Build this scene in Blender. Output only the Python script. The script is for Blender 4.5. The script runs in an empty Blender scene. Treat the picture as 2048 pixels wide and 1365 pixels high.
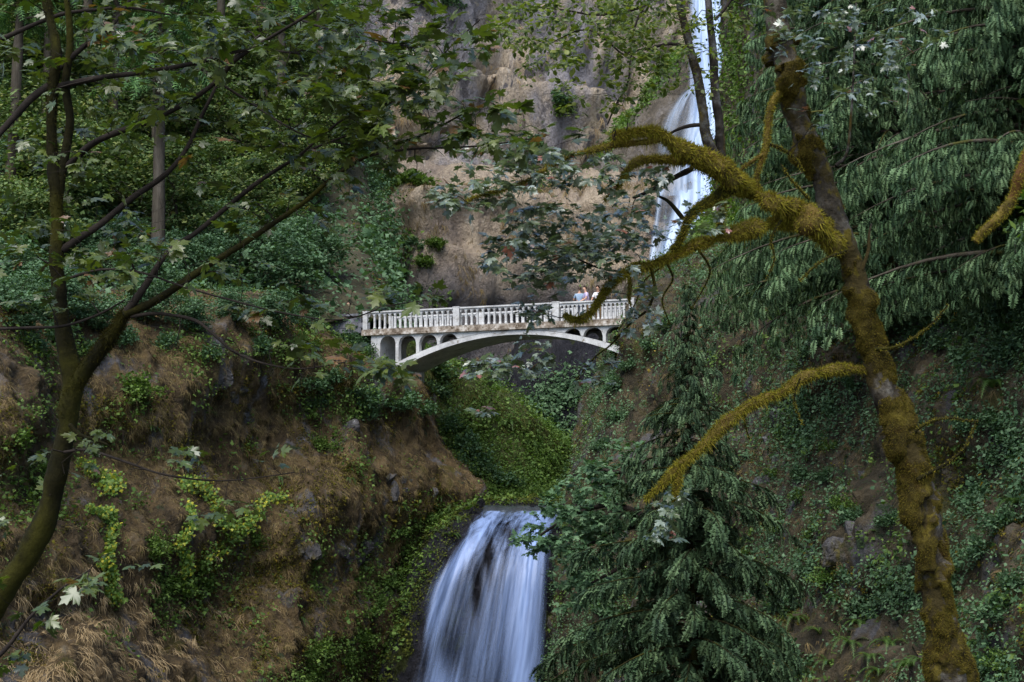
SUN, SKY, EXPO, SKYDUST, DENOISE = 2.2, .115, 1.4, 1.0, True
import bpy, math
import numpy as np
from mathutils import Vector
from mathutils.bvhtree import BVHTree

scene = bpy.context.scene
COL = scene.collection
FPX = 2048 * 50 / 36.0
PITCH = math.radians(5.0)
EYE = np.array([0.0, 0.0, 20.0])
FW = np.array([0, math.cos(PITCH), math.sin(PITCH)])
UP = np.array([0, -math.sin(PITCH), math.cos(PITCH)])
RT = np.array([1.0, 0, 0])
Z = np.array([0, 0, 1.0])

def P(px, py, d):
    """world point seen at (px, py) of the 2048 x 1365 photograph, d metres deep"""
    px, py, d = (np.asarray(a, float)[..., None] for a in (px, py, d))
    return EYE + d * (FW + RT * (px - 1024) / FPX + UP * (682.5 - py) / FPX)

def proj(p):
    q = p - EYE
    d = q @ FW
    return 1024 + (q @ RT) / d * FPX, 682.5 - (q @ UP) / d * FPX, d

def norm(v):
    v = np.asarray(v, float)
    return v / np.maximum(np.linalg.norm(v, axis=-1, keepdims=True), 1e-9)

# ------------------------------------------------------------------ noise
def _h(ix, iy, iz, s):
    n = (ix * 73856093) ^ (iy * 19349663) ^ (iz * 83492791) ^ (s * 2654435761)
    n &= 0xffffffff
    n = ((n ^ (n >> 13)) * 1274126177) & 0xffffffff
    n ^= n >> 16
    return n / 4294967295.0

def vnoise(p, s=0):
    f = np.floor(p).astype(np.int64)
    t = p - f
    t = t * t * (3 - 2 * t)
    out = 0
    for a in (0, 1):
        wx = t[..., 0] if a else 1 - t[..., 0]
        for b in (0, 1):
            wy = t[..., 1] if b else 1 - t[..., 1]
            for c in (0, 1):
                wz = t[..., 2] if c else 1 - t[..., 2]
                out = out + wx * wy * wz * _h(f[..., 0] + a, f[..., 1] + b, f[..., 2] + c, s)
    return out * 2 - 1

def fbm(p, o=4, s=0, g=0.5):
    p = np.asarray(p, float)
    v, a, n = 0, 1.0, 0
    for i in range(o):
        v = v + a * vnoise(p * (2.03 ** i) + 17.3 * i, s + i)
        n += a
        a *= g
    return v / n * 1.5

def ridged(p, o=4, s=0):
    v, a, n = 0, 1.0, 0
    for i in range(o):
        v = v + a * (1 - 2 * np.abs(vnoise(p * (2.1 ** i) + 9.1 * i, s + i)))
        n += a
        a *= 0.5
    return v / n

def smooth(x, a, b):
    t = np.clip((x - a) / (b - a), 0, 1)
    return t * t * (3 - 2 * t)

# ------------------------------------------------------------------ meshes
class MB:
    def __init__(s):
        s.V, s.F, s.M, s.n, s.uv = [], [], [], 0, []
    def add(s, V, F, mi=0):
        V = np.asarray(V, float).reshape(-1, 3)
        F = np.asarray(F, np.int64)
        s.V.append(V)
        s.F.append(F + s.n)
        s.M.append(np.full(len(F), mi))
        s.n += len(V)
        return s
    def box(s, c, h, ax=None, mi=0):
        ax = np.eye(3) if ax is None else np.asarray(ax)
        v = np.array([[x, y, z] for x in (-1, 1) for y in (-1, 1) for z in (-1, 1)]) * np.asarray(h)
        f = [(0, 1, 3, 2), (4, 6, 7, 5), (0, 4, 5, 1), (2, 3, 7, 6), (0, 2, 6, 4), (1, 5, 7, 3)]
        return s.add(v @ ax + c, f, mi)
    def build(s, name, mats, parent=None, smooth_=False, offset=None):
        V = np.concatenate(s.V)
        if offset is not None:
            V = V - offset
        me = bpy.data.meshes.new(name)
        loops = np.concatenate([f.ravel() for f in s.F])
        tot = np.concatenate([np.full(len(f), f.shape[1]) for f in s.F])
        start = np.concatenate([[0], np.cumsum(tot)[:-1]])
        me.vertices.add(len(V))
        me.vertices.foreach_set('co', V.astype(np.float32).ravel())
        me.loops.add(len(loops))
        me.loops.foreach_set('vertex_index', loops.astype(np.int32))
        me.polygons.add(len(tot))
        me.polygons.foreach_set('loop_start', start.astype(np.int32))
        me.polygons.foreach_set('loop_total', tot.astype(np.int32))
        if not isinstance(mats, (list, tuple)):
            mats = [mats]
        for m in mats:
            me.materials.append(m)
        me.polygons.foreach_set('material_index', np.concatenate(s.M).astype(np.int32))
        me.update(calc_edges=True)
        me.polygons.foreach_set('use_smooth', np.full(len(tot), bool(smooth_ or len(V) > 5000)))
        me.validate()
        o = bpy.data.objects.new(name, me)
        COL.objects.link(o)
        if parent is not None:
            o.parent = parent
        return o

def tag(o, label=None, cat=None, group=None, kind=None):
    if label: o['label'] = label
    if cat: o['category'] = cat
    if group: o['group'] = group
    if kind: o['kind'] = kind
    return o

def empty(name, loc=(0, 0, 0), rz=0):
    e = bpy.data.objects.new(name, None)
    e.empty_display_size = 0.3
    e.location = [float(a) for a in loc]
    e.rotation_euler[2] = rz
    COL.objects.link(e)
    return e

def dup(o, loc, rz=0, sc=1, label=None, group=None, tilt=0):
    c = o.copy()
    COL.objects.link(c)
    c.location = [float(a) for a in loc]
    c.rotation_euler = (tilt, 0, rz)
    c.scale = (sc, sc, sc) if np.isscalar(sc) else sc
    for ch in list(o.children):
        k = ch.copy()
        COL.objects.link(k)
        k.parent = c
    if label: c['label'] = label
    if group: c['group'] = group
    return c

def catmull(C, per):
    """resample control rows C (n x k) with `per` steps in each span"""
    C = np.asarray(C, float)
    Q = np.concatenate([[2 * C[0] - C[1]], C, [2 * C[-1] - C[-2]]])
    out = []
    for i in range(1, len(Q) - 2):
        k = per[i - 1] if hasattr(per, '__len__') else per
        t = (np.arange(k) / k)[:, None]
        a, b, c, d = Q[i - 1], Q[i], Q[i + 1], Q[i + 2]
        out.append(0.5 * (2 * b + (c - a) * t + (2 * a - 5 * b + 4 * c - d) * t ** 2 + (3 * b - a - 3 * c + d) * t ** 3))
    out.append(Q[-2][None])
    return np.concatenate(out)

def limb_path(spec, wob=0.0, seed=0):
    """spec rows (px, py, depth, width_px) -> n x 4 world positions and radii"""
    s = np.array(spec, float)
    if s.shape[1] == 3:
        s = np.c_[s[:, 0], s[:, 1], np.full(len(s), np.nan), s[:, 2]]
    X = np.c_[P(s[:, 0], s[:, 1], s[:, 2]), s[:, 3] / 2 * s[:, 2] / FPX]
    seg = np.linalg.norm(np.diff(X[:, :3], axis=0), axis=1)
    per = [max(2, int(a / max(0.035, 0.45 * max(r, .02)))) for a, r in zip(seg, X[:-1, 3])]
    Y = catmull(X, per)
    Y[:, 3] = np.maximum(Y[:, 3], 0.002)
    if wob:
        for k in range(3):
            Y[:, k] += wob * fbm(Y[:, :3] * 1.7 + 31 * k, 3, seed + k)
    return Y

def tube(Y, K=8, lump=0.0, freq=4.0, seed=0, mb=None, mi=0, cap=True):
    X, r = Y[:, :3], Y[:, 3]
    n = len(X)
    T = norm(np.gradient(X, axis=0))
    u = np.cross(T[0], [0.3, 0.2, 1.0])
    if np.linalg.norm(u) < .1: u = np.cross(T[0], [1.0, 0, 0])
    U = np.zeros((n, 3))
    for i in range(n):
        u = u - T[i] * (u @ T[i])
        u = u / np.linalg.norm(u)
        U[i] = u
    W = np.cross(T, U)
    a = np.arange(K) * 2 * math.pi / K
    D = U[:, None] * np.cos(a)[None, :, None] + W[:, None] * np.sin(a)[None, :, None]
    V = X[:, None] + D * r[:, None, None]
    if lump:
        q = V * freq
        V = X[:, None] + D * (r[:, None] * (1 + lump * fbm(q, 4, seed, .55)))[..., None]
    i = np.arange(n - 1)[:, None] * K
    j = np.arange(K)[None]
    k = (j + 1) % K
    F = np.stack([i + j, i + k, i + K + k, i + K + j], -1).reshape(-1, 4)
    if mb is not None:
        mb.add(V, F, mi)
        if cap:
            mb.add(np.concatenate([V[-1], [X[-1] + T[-1] * r[-1] * .6]]), [(q_, (q_ + 1) % K, K) for q_ in range(K)], mi)
            mb.add(np.concatenate([V[0], [X[0] - T[0] * r[0] * .6]]), [((q_ + 1) % K, q_, K) for q_ in range(K)], mi)
    return V, D, F

def fuzz(V, D, n, length, width, rng, mb, mi=0, droop=0.4, bias=None):
    """short moss hairs on a tube surface V (rings x K x 3) with directions D"""
    R, K = V.shape[:2]
    a = rng.integers(0, R - 1, n); b = rng.integers(0, K, n); t = rng.random((n, 1)); s = rng.random((n, 1))
    b2 = (b + 1) % K
    p = (V[a, b] * (1 - t) + V[a + 1, b] * t) * (1 - s) + (V[a, b2] * (1 - t) + V[a + 1, b2] * t) * s
    d = norm(D[a, b] * (1 - s) + D[a, b2] * s)
    if bias is not None:
        k = rng.random(n) < bias(p, d)
        p, d = p[k], d[k]; n = len(p)
    L = length * (0.4 + rng.random((n, 1)))
    g = norm(d + rng.normal(0, .5, (n, 3)) - Z * droop)
    w = norm(np.cross(g, rng.normal(0, 1, (n, 3)))) * width * .5
    q = p - d * .004
    T = np.stack([q - w, q + w, q + g * L], 1).reshape(-1, 3)
    mb.add(T, np.arange(3 * n).reshape(-1, 3), mi)

def stamp(mb, tv, tf, pos, fwd, up, size, mi=0, wscale=1.0):
    """copies of template (tv, tf): template +y -> fwd, +z -> up"""
    pos = np.asarray(pos); n = len(pos)
    if n == 0: return
    fwd = norm(fwd)
    side = norm(np.cross(fwd, up))
    nz = np.cross(side, fwd)
    size = np.broadcast_to(size, (n,))[:, None, None]
    V = (tv[None, :, 0:1] * side[:, None] * wscale + tv[None, :, 1:2] * fwd[:, None] + tv[None, :, 2:3] * nz[:, None]) * size + pos[:, None]
    K = len(tv)
    F = (np.asarray(tf)[None] + (np.arange(n) * K)[:, None, None]).reshape(-1, np.asarray(tf).shape[1])
    mb.add(V, F, mi)

# ------------------------------------------------------------------ templates
def maple_leaf():
    h = [(0.12, -.04), (0.42, -0.16), (0.30, 0.03), (0.46, 0.12), (0.66, 0.34), (0.48, 0.36), (0.46, 0.55), (0.24, 0.40), (0.22, 0.62), (0.30, 0.78), (0.13, 0.80)]
    pts = [(0, 0.04)] + h + [(0, 1.08)] + [(-x, y) for x, y in h[::-1]]
    v = [(0, 0.22, 0.0)] + [(x, y, 0.0) for x, y in pts]
    v = np.array(v)
    v[:, 2] = -0.22 * v[:, 0] ** 2 * 2 - 0.22 * np.maximum(v[:, 1] - .2, 0) ** 2 + 0.07 * np.abs(v[:, 0])
    n = len(pts)
    f = [(0, 1 + i, 1 + (i + 1) % n) for i in range(n)]
    v = np.concatenate([v, [(-.012, -.45, .05), (.012, -.45, .05), (0.0, 0.05, 0)]])
    f.append((n + 1, n + 2, n + 3))
    return v, np.array(f)

def small_leaf():
    v = np.array([(0, 0, 0), (.26, .22, -.04), (.30, .55, -.06), (0, 1, -.12), (-.30, .55, -.06), (-.26, .22, -.04), (0, .45, .05)])
    f = [(6, 0, 1), (6, 1, 2), (6, 2, 3), (6, 3, 4), (6, 4, 5), (6, 5, 0)]
    return v, np.array(f)

def far_leaf():
    v = np.array([(0, 0, 0), (.42, .35, -.08), (0.12, .6, 0), (.1, 1, -.16), (-.42, .45, -.08)])
    return v, np.array([(0, 1, 2), (0, 2, 4), (2, 3, 4)])

def spray_tpl(n=11, droop=.3, width=.42, lw=.055):
    v, f = [], []
    zc = lambda y: -droop * y * y
    for i in range(6):
        y = i / 5
        w = .016 * (1 - y) + .004
        v += [(-w, y, zc(y)), (w, y, zc(y))]
    for i in range(5):
        f += [(2 * i, 2 * i + 1, 2 * i + 3), (2 * i, 2 * i + 3, 2 * i + 2)]
    for i in range(n):
        y = (i + .6) / (n + .4)
        L = width * (math.sin(math.pi * (0.12 + 0.84 * y)) ** .7) * (1 - .45 * y)
        for s in (-1, 1):
            yy = y + (0.02 if s > 0 else 0)
            k = len(v)
            v += [(0, yy - lw * .5, zc(yy)), (0, yy + lw * .5, zc(yy)), (s * L * .6, yy + L * .42, zc(yy) - .05 * L), (s * L, yy + L * .75, zc(yy) - .25 * L),
                  (s * L * .5, yy + L * .22, zc(yy) - .06 * L)]
            f += [(k, k + 1, k + 2), (k, k + 2, k + 4), (k + 4, k + 2, k + 3)]
    return np.array(v), np.array(f)

def fine_spray(n=9, droop=.4, width=.34, lw=.05, seed=0):
    """one flat spray whose leaflets share the axis, so it is a single island"""
    r = np.random.default_rng(seed)
    v, f = [], []
    ys = np.linspace(0, 1, n + 1)
    for y in ys: v.append((.03 * math.sin(y * 5 + seed), y, -droop * y * y))
    for i in range(n):
        y = ys[i]
        L = width * (.35 + .65 * math.sin(math.pi * (.1 + .85 * y))) * (1 - .5 * y)
        for s in (-1, 1):
            k = len(v); Ls = L * (.7 + .6 * r.random())
            x0, _, z0 = v[i]
            v += [(x0 + s * Ls, y + Ls * (.5 + .5 * r.random()), z0 - .25 * Ls), (x0 + s * Ls * .55, y + Ls * .85 + .03, z0 - .15 * Ls)]
            f += [(i, i + 1, k), (i, k, k + 1)] if False else [(i, k, i + 1), (i, k + 1, k)]
    return np.array(v), np.array(f)

def tuft_tpl(nb, seed, spread=.5, hang=1.0):
    r = np.random.default_rng(seed)
    v, f = [], []
    for b in range(nb):
        a = r.normal(0, spread)
        L = .5 + .6 * r.random()
        rise = .15 + .35 * r.random()
        x0, y0 = r.normal(0, .12, 2)
        k = len(v)
        for i, t in enumerate((0, .35, .7, 1.0)):
            w = .016 * (1 - t * .8)
            y = L * t
            z = rise * math.sin(t * 2.2) * L - hang * .25 * t * t
            x = x0 + a * y + .06 * t * r.normal()
            v += [(x - w, y0 + y, z), (x + w, y0 + y, z)]
        for i in range(3):
            f += [(k + 2 * i, k + 2 * i + 1, k + 2 * i + 3, k + 2 * i + 2)]
    return np.array(v), np.array(f)

# ------------------------------------------------------------------ materials
def new_mat(name):
    m = bpy.data.materials.new(name)
    m.use_nodes = True
    nt = m.node_tree
    for n in list(nt.nodes): nt.nodes.remove(n)
    return m, nt, nt.nodes, nt.links

def ramp(N, stops, interp='LINEAR'):
    r = N.new('ShaderNodeValToRGB')
    r.color_ramp.interpolation = interp
    e = r.color_ramp.elements
    while len(e) < len(stops): e.new(.5)
    for i, (p, c) in enumerate(stops):
        e[i].position = p
        e[i].color = (*c, 1) if len(c) == 3 else c
    return r

def noise_n(N, L, vec, scale, detail=5, rough=.6, dist=0.0):
    n = N.new('ShaderNodeTexNoise')
    n.inputs['Scale'].default_value = scale
    n.inputs['Detail'].default_value = detail
    n.inputs['Roughness'].default_value = rough
    n.inputs['Distortion'].default_value = dist
    L.new(vec, n.inputs['Vector'])
    return n

def mixc(N, L, fac, a, b, mode='MIX'):
    m = N.new('ShaderNodeMix')
    m.data_type = 'RGBA'; m.blend_type = mode
    for sock, v in ((0, fac), (6, a), (7, b)):
        if isinstance(v, (int, float)): m.inputs[sock].default_value = v
        elif isinstance(v, tuple): m.inputs[sock].default_value = (*v, 1)
        else: L.new(v, m.inputs[sock])
    return m.outputs[2]

def vmap(N, L, src, scale=(1, 1, 1), rot=(0, 0, 0)):
    m = N.new('ShaderNodeMapping')
    m.inputs['Scale'].default_value = scale
    m.inputs['Rotation'].default_value = rot
    L.new(src, m.inputs['Vector'])
    return m.outputs[0]

def leaf_mat(name, cols, rough=.42, spec=.5, trans=.3, tcol=None, odd=None, coat=0):
    m, nt, N, L = new_mat(name)
    g = N.new('ShaderNodeNewGeometry')
    k = len(cols)
    r = ramp(N, [(i / (k - 1) if k > 1 else 0, c) for i, c in enumerate(cols)])
    L.new(g.outputs['Random Per Island'], r.inputs[0])
    col = r.outputs[0]
    n = noise_n(N, L, g.outputs['Position'], .9, 3)
    col = mixc(N, L, .6, col, mixc(N, L, n.outputs[0], (.45, .45, .45), (1.6, 1.6, 1.5)), 'MULTIPLY')
    if odd:   # a few leaves of another colour
        frac, oc = odd
        mt = N.new('ShaderNodeMath'); mt.operation = 'MULTIPLY'; mt.inputs[1].default_value = 57.31
        L.new(g.outputs['Random Per Island'], mt.inputs[0])
        fr = N.new('ShaderNodeMath'); fr.operation = 'FRACT'; L.new(mt.outputs[0], fr.inputs[0])
        lt = N.new('ShaderNodeMath'); lt.operation = 'LESS_THAN'; lt.inputs[1].default_value = frac
        L.new(fr.outputs[0], lt.inputs[0])
        col = mixc(N, L, lt.outputs[0], col, oc)
    b = N.new('ShaderNodeBsdfPrincipled')
    L.new(col, b.inputs['Base Color'])
    b.inputs['Roughness'].default_value = rough
    b.inputs['Specular IOR Level'].default_value = spec
    b.inputs['Coat Weight'].default_value = coat; b.inputs['Coat Roughness'].default_value = .35; b.inputs['Coat IOR'].default_value = 1.6
    t = N.new('ShaderNodeBsdfTranslucent')
    L.new(mixc(N, L, 1.0, col, tcol or (1.3, 1.5, .5), 'MULTIPLY'), t.inputs[0])
    mx = N.new('ShaderNodeMixShader'); mx.inputs[0].default_value = trans
    L.new(b.outputs[0], mx.inputs[1]); L.new(t.outputs[0], mx.inputs[2])
    o = N.new('ShaderNodeOutputMaterial'); L.new(mx.outputs[0], o.inputs[0])
    return m

def surf_mat(name, base, patches=(), bump=.5, bscale=6, rough=.85, coord='Position', stretch=(1, 1, 1), bdist=.1, spec=.3, micro=None, strata=None):
    """base: ramp stops over a mid-scale noise; patches: (scale, lo, hi, ramp/colour, stretch) overlaid through noise masks"""
    m, nt, N, L = new_mat(name)
    g = N.new('ShaderNodeNewGeometry')
    pos = g.outputs['Position']
    if coord == 'Object':
        t = N.new('ShaderNodeTexCoord'); pos = t.outputs['Object']
    v0 = vmap(N, L, pos, stretch)
    sc, stops = base
    n = noise_n(N, L, v0, sc, 8, .62)
    r = ramp(N, stops); L.new(n.outputs[0], r.inputs[0])
    col = r.outputs[0]
    for i, (psc, lo, hi, c, st) in enumerate(patches):
        pv = vmap(N, L, pos, st, (0, 0, 0))
        ad = N.new('ShaderNodeVectorMath'); ad.operation = 'ADD'; ad.inputs[1].default_value = (13.1 * i + 3, 7.7 * i, 3.3 * i)
        L.new(pv, ad.inputs[0])
        pn = noise_n(N, L, ad.outputs[0], psc, 7, .6, .4)
        mr = N.new('ShaderNodeMapRange'); mr.interpolation_type = 'SMOOTHSTEP'
        mr.inputs[1].default_value = lo; mr.inputs[2].default_value = hi
        L.new(pn.outputs[0], mr.inputs[0])
        col = mixc(N, L, mr.outputs[0], col, c)
    if strata:      # a darker rock layer under a wavering level
        z0, z1, sc_ = strata
        sx = N.new('ShaderNodeSeparateXYZ'); L.new(pos, sx.inputs[0])
        wn = noise_n(N, L, pos, .12, 5, .65)
        ma = N.new('ShaderNodeMath'); ma.operation = 'MULTIPLY_ADD'; ma.inputs[1].default_value = 9.0
        L.new(wn.outputs[0], ma.inputs[0]); L.new(sx.outputs[2], ma.inputs[2])
        mr = N.new('ShaderNodeMapRange'); mr.inputs[1].default_value = z0 + 4.5; mr.inputs[2].default_value = z1 + 4.5
        mr.inputs[3].default_value = .85; mr.inputs[4].default_value = 0
        L.new(ma.outputs[0], mr.inputs[0])
        col = mixc(N, L, mr.outputs[0], col, mixc(N, L, n.outputs[0], sc_, tuple(c_ * 2.2 for c_ in sc_)))
    fine = noise_n(N, L, vmap(N, L, pos, stretch), micro or bscale * 2.2, 5, .7)
    col = mixc(N, L, .75, col, mixc(N, L, fine.outputs[0], (.25, .25, .25), (1.75, 1.75, 1.75)), 'MULTIPLY')
    b = N.new('ShaderNodeBsdfPrincipled')
    L.new(col, b.inputs['Base Color'])
    b.inputs['Roughness'].default_value = rough
    b.inputs['Specular IOR Level'].default_value = spec
    bn = noise_n(N, L, vmap(N, L, pos, stretch), bscale, 9, .68)
    bp = N.new('ShaderNodeBump'); bp.inputs['Strength'].default_value = bump; bp.inputs['Distance'].default_value = bdist
    L.new(bn.outputs[0], bp.inputs['Height']); L.new(bp.outputs[0], b.inputs['Normal'])
    o = N.new('ShaderNodeOutputMaterial'); L.new(b.outputs[0], o.inputs[0])
    return m

def plain(name, c, rough=.7, var=.25, scale=8, coord='Position', trans=0):
    return surf_mat(name, (scale, [(.3, tuple(x * (1 - var) for x in c)), (.7, tuple(min(1, x * (1 + var)) for x in c))]), bump=.2, bscale=scale * 3, rough=rough, bdist=.02, coord=coord)

def water_mat(name, su, sv, lo, hi, col=(.78, .86, .97), su2=None, amin=0.0, deep=.8):
    m, nt, N, L = new_mat(name)
    uv = N.new('ShaderNodeUVMap'); uv.uv_map = 'flow'
    at = N.new('ShaderNodeAttribute'); at.attribute_name = 'cover'
    a = noise_n(N, L, vmap(N, L, uv.outputs[0], (su, sv, 1)), 1.0, 5, .6, .35)
    b = noise_n(N, L, vmap(N, L, uv.outputs[0], ((su2 or su * 5), sv * 1.6, 1)), 1.0, 4, .6, .15)
    def M(op, x, y):
        n = N.new('ShaderNodeMath'); n.operation = op
        for i, v in enumerate((x, y)):
            if isinstance(v, (int, float)): n.inputs[i].default_value = v
            else: L.new(v, n.inputs[i])
        return n.outputs[0]
    s = M('ADD', M('MULTIPLY', a.outputs[0], .62), M('MULTIPLY', b.outputs[0], .38))
    br = noise_n(N, L, vmap(N, L, uv.outputs[0], (su * 1.6, sv * 6, 1)), 1.0, 6, .65, 1.2)
    ab = N.new('ShaderNodeAttribute'); ab.attribute_name = 'braid'
    s = M('ADD', s, M('MULTIPLY', ab.outputs['Fac'], M('SUBTRACT', br.outputs[0], .5)))
    s = M('ADD', s, M('SUBTRACT', at.outputs['Fac'], .5))
    mr = N.new('ShaderNodeMapRange'); mr.interpolation_type = 'SMOOTHSTEP'
    mr.inputs[1].default_value = lo; mr.inputs[2].default_value = hi; mr.inputs[3].default_value = amin; mr.inputs[4].default_value = .97
    L.new(s, mr.inputs[0])
    p = N.new('ShaderNodeBsdfPrincipled')
    cr = ramp(N, [(lo, tuple(x * deep for x in col)), ((lo + hi) / 2 + .06, tuple(x * (1 + deep) * .5 for x in col)), (min(.99, hi + .12), col)])
    L.new(s, cr.inputs[0])
    L.new(cr.outputs[0], p.inputs['Base Color'])
    p.inputs['Roughness'].default_value = .45
    p.inputs['Specular IOR Level'].default_value = .4
    L.new(mr.outputs[0], p.inputs['Alpha'])
    bp = N.new('ShaderNodeBump'); bp.inputs['Strength'].default_value = .5; bp.inputs['Distance'].default_value = .12
    L.new(s, bp.inputs['Height']); L.new(bp.outputs[0], p.inputs['Normal'])
    o = N.new('ShaderNodeOutputMaterial'); L.new(p.outputs[0], o.inputs[0])
    return m

MT = {}
MT['bank'] = surf_mat('bank_soil', (1.1, [(.30, (.020, .013, .006)), (.45, (.060, .040, .017)), (.58, (.12, .080, .034)), (.72, (.16, .13, .085))]),
    [(.55, .55, .66, (.105, .10, .105), (1, 1, .6)), (.8, .58, .68, (.075, .062, .012), (1, 1, .7)), (1.3, .62, .7, (.03, .045, .018), (1, 1, 1))],
    bump=1.0, bscale=3.4, bdist=.45, micro=9)
MT['rbank'] = surf_mat('cliff_soil', (1.2, [(.30, (.014, .011, .006)), (.45, (.040, .032, .016)), (.58, (.085, .064, .034)), (.72, (.13, .115, .085))]),
    [(.55, .54, .64, (.085, .082, .085), (1, 1, .5)), (.8, .54, .64, (.060, .055, .012), (1, 1, .7)), (1.3, .58, .68, (.025, .045, .015), (1, 1, 1))],
    bump=1.0, bscale=3.4, bdist=.5, micro=9)
MT['cliff'] = surf_mat('cliff_rock', (.28, [(.25, (.10, .085, .08)), (.40, (.31, .26, .205)), (.55, (.46, .37, .27)), (.68, (.53, .44, .33)), (.82, (.36, .32, .30))]),
    [(.10, .47, .60, (.28, .265, .285), (1, 1, .45)), (.5, .55, .63, (.11, .10, .105), (1, 1, .7)), (.9, .60, .68, (.42, .37, .31), (1.2, 1.2, .6)), (.6, .64, .72, (.07, .10, .03), (1, 1, 1))],
    bump=1.0, bscale=1.4, bdist=2.0, stretch=(1, 1, .5), micro=3.0)
MT['cliff_low'] = surf_mat('layered_cliff_rock', (.28, [(.25, (.16, .13, .11)), (.40, (.34, .27, .21)), (.55, (.48, .385, .28)), (.68, (.54, .45, .34)), (.82, (.36, .32, .30))]),
    [(.45, .57, .66, (.16, .13, .11), (1, 1, .6)), (.9, .60, .68, (.5, .44, .36), (1.2, 1.2, .6)), (.6, .64, .72, (.07, .10, .03), (1, 1, 1))],
    bump=1.0, bscale=1.4, bdist=2.0, stretch=(1, 1, .6), micro=3.0, strata=(33.5, 37.0, (.075, .072, .082)))
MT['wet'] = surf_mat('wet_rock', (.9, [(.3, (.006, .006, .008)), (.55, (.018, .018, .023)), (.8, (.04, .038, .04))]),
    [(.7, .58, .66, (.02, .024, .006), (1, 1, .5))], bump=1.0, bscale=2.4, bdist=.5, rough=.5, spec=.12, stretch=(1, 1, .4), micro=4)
MT['butt'] = surf_mat('buttress_rock', (.5, [(.3, (.05, .042, .03)), (.5, (.12, .10, .075)), (.75, (.24, .225, .22))]),
    [(.25, .55, .68, (.20, .19, .22), (1, 1, .3))], bump=1, bscale=1.8, bdist=1.2, stretch=(1, 1, .35), micro=4)
MT['slope'] = surf_mat('grassy_slope', (.5, [(.3, (.03, .045, .018)), (.55, (.07, .085, .03)), (.8, (.17, .13, .06))]), bump=.7, bscale=3, bdist=.2)
MT['forest_floor'] = surf_mat('forest_floor', (.5, [(.3, (.02, .018, .010)), (.55, (.05, .045, .022)), (.8, (.10, .065, .03))]), bump=.7, bscale=3, bdist=.2)
MT['ground'] = surf_mat('valley_ground', (.4, [(.3, (.02, .02, .012)), (.7, (.07, .06, .03))]), bump=.4, bscale=3, bdist=.1)
MT['concrete'] = surf_mat('painted_concrete', (1.6, [(.3, (.30, .30, .30)), (.55, (.46, .46, .455)), (.75, (.56, .56, .55))]),
    [(1.1, .56, .7, (.22, .205, .18), (1, 1, 2.5)), (5, .62, .7, (.18, .15, .11), (1, 1, 1))], bump=.35, bscale=9, bdist=.02, rough=.8)
MT['concrete_dirty'] = surf_mat('weathered_concrete', (3.2, [(.35, (.07, .05, .035)), (.5, (.22, .18, .14)), (.7, (.55, .52, .48))]),
    [(4, .55, .65, (.06, .04, .02), (1, 1, 1))], bump=.6, bscale=12, bdist=.03)
MT['stone'] = surf_mat('wall_stone', (2.5, [(.35, (.07, .07, .08)), (.7, (.20, .20, .22))]), bump=.7, bscale=6, bdist=.05)
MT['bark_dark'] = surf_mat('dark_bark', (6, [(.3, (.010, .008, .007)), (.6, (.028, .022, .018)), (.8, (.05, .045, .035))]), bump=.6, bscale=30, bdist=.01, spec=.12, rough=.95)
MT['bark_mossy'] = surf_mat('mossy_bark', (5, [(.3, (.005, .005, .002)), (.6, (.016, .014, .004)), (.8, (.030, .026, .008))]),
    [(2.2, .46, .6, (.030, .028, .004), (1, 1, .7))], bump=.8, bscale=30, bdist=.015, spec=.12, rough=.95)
MT['bark_pale'] = surf_mat('pale_bark', (5, [(.3, (.012, .010, .007)), (.45, (.040, .033, .024)), (.6, (.085, .075, .06)), (.75, (.19, .18, .155))]),
    [(2.6, .46, .55, (.045, .034, .012), (1, 1, .7)), (4.5, .55, .62, (.09, .07, .012), (1, 1, 1))], bump=1.0, bscale=14, bdist=.05, spec=.12, rough=.95)
MT['bark_alder'] = surf_mat('alder_bark', (7, [(.35, (.010, .008, .006)), (.5, (.032, .027, .022)), (.68, (.13, .13, .125))]),
    [(2, .55, .65, (.07, .05, .012), (1, 1, .5))], bump=.7, bscale=20, bdist=.02, stretch=(1, 1, 1), spec=.12, rough=.95)
MT['bark_fir'] = surf_mat('fir_bark', (1.6, [(.3, (.02, .016, .012)), (.55, (.065, .055, .042)), (.8, (.14, .12, .10))]),
    [(.8, .5, .6, (.06, .06, .015), (1, 1, .3))], bump=.9, bscale=6, bdist=.06, stretch=(1, 1, .25), coord='Object', spec=.12, rough=.95)
MT['moss'] = leaf_mat('moss', [(.06, .045, .008), (.18, .145, .020), (.32, .265, .035), (.20, .20, .018), (.10, .08, .012)], rough=.9, spec=.1, trans=.2, tcol=(1.2, 1.1, .5))
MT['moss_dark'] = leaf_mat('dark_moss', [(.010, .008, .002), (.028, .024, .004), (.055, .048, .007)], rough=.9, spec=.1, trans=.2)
MT['moss_trunk'] = leaf_mat('trunk_moss', [(.020, .014, .004), (.060, .042, .008), (.16, .125, .018), (.07, .065, .009), (.095, .062, .010)], rough=.9, spec=.1, trans=.2)
MT['moss_mat'] = surf_mat('trunk_moss_mat', (5, [(.3, (.016, .013, .005)), (.5, (.055, .042, .009)), (.72, (.12, .095, .016))]),
    [(1.2, .54, .66, (.04, .024, .007), (1, 1, 1)), (.9, .60, .70, (.10, .09, .010), (1, 1, 1))], bump=1.0, bscale=40, bdist=.04, rough=.95, spec=.1)
MT['moss_bank'] = leaf_mat('bank_moss', [(.03, .025, .006), (.06, .055, .010), (.10, .095, .014), (.12, .085, .014)], rough=.9, spec=.1, trans=.2)
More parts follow.
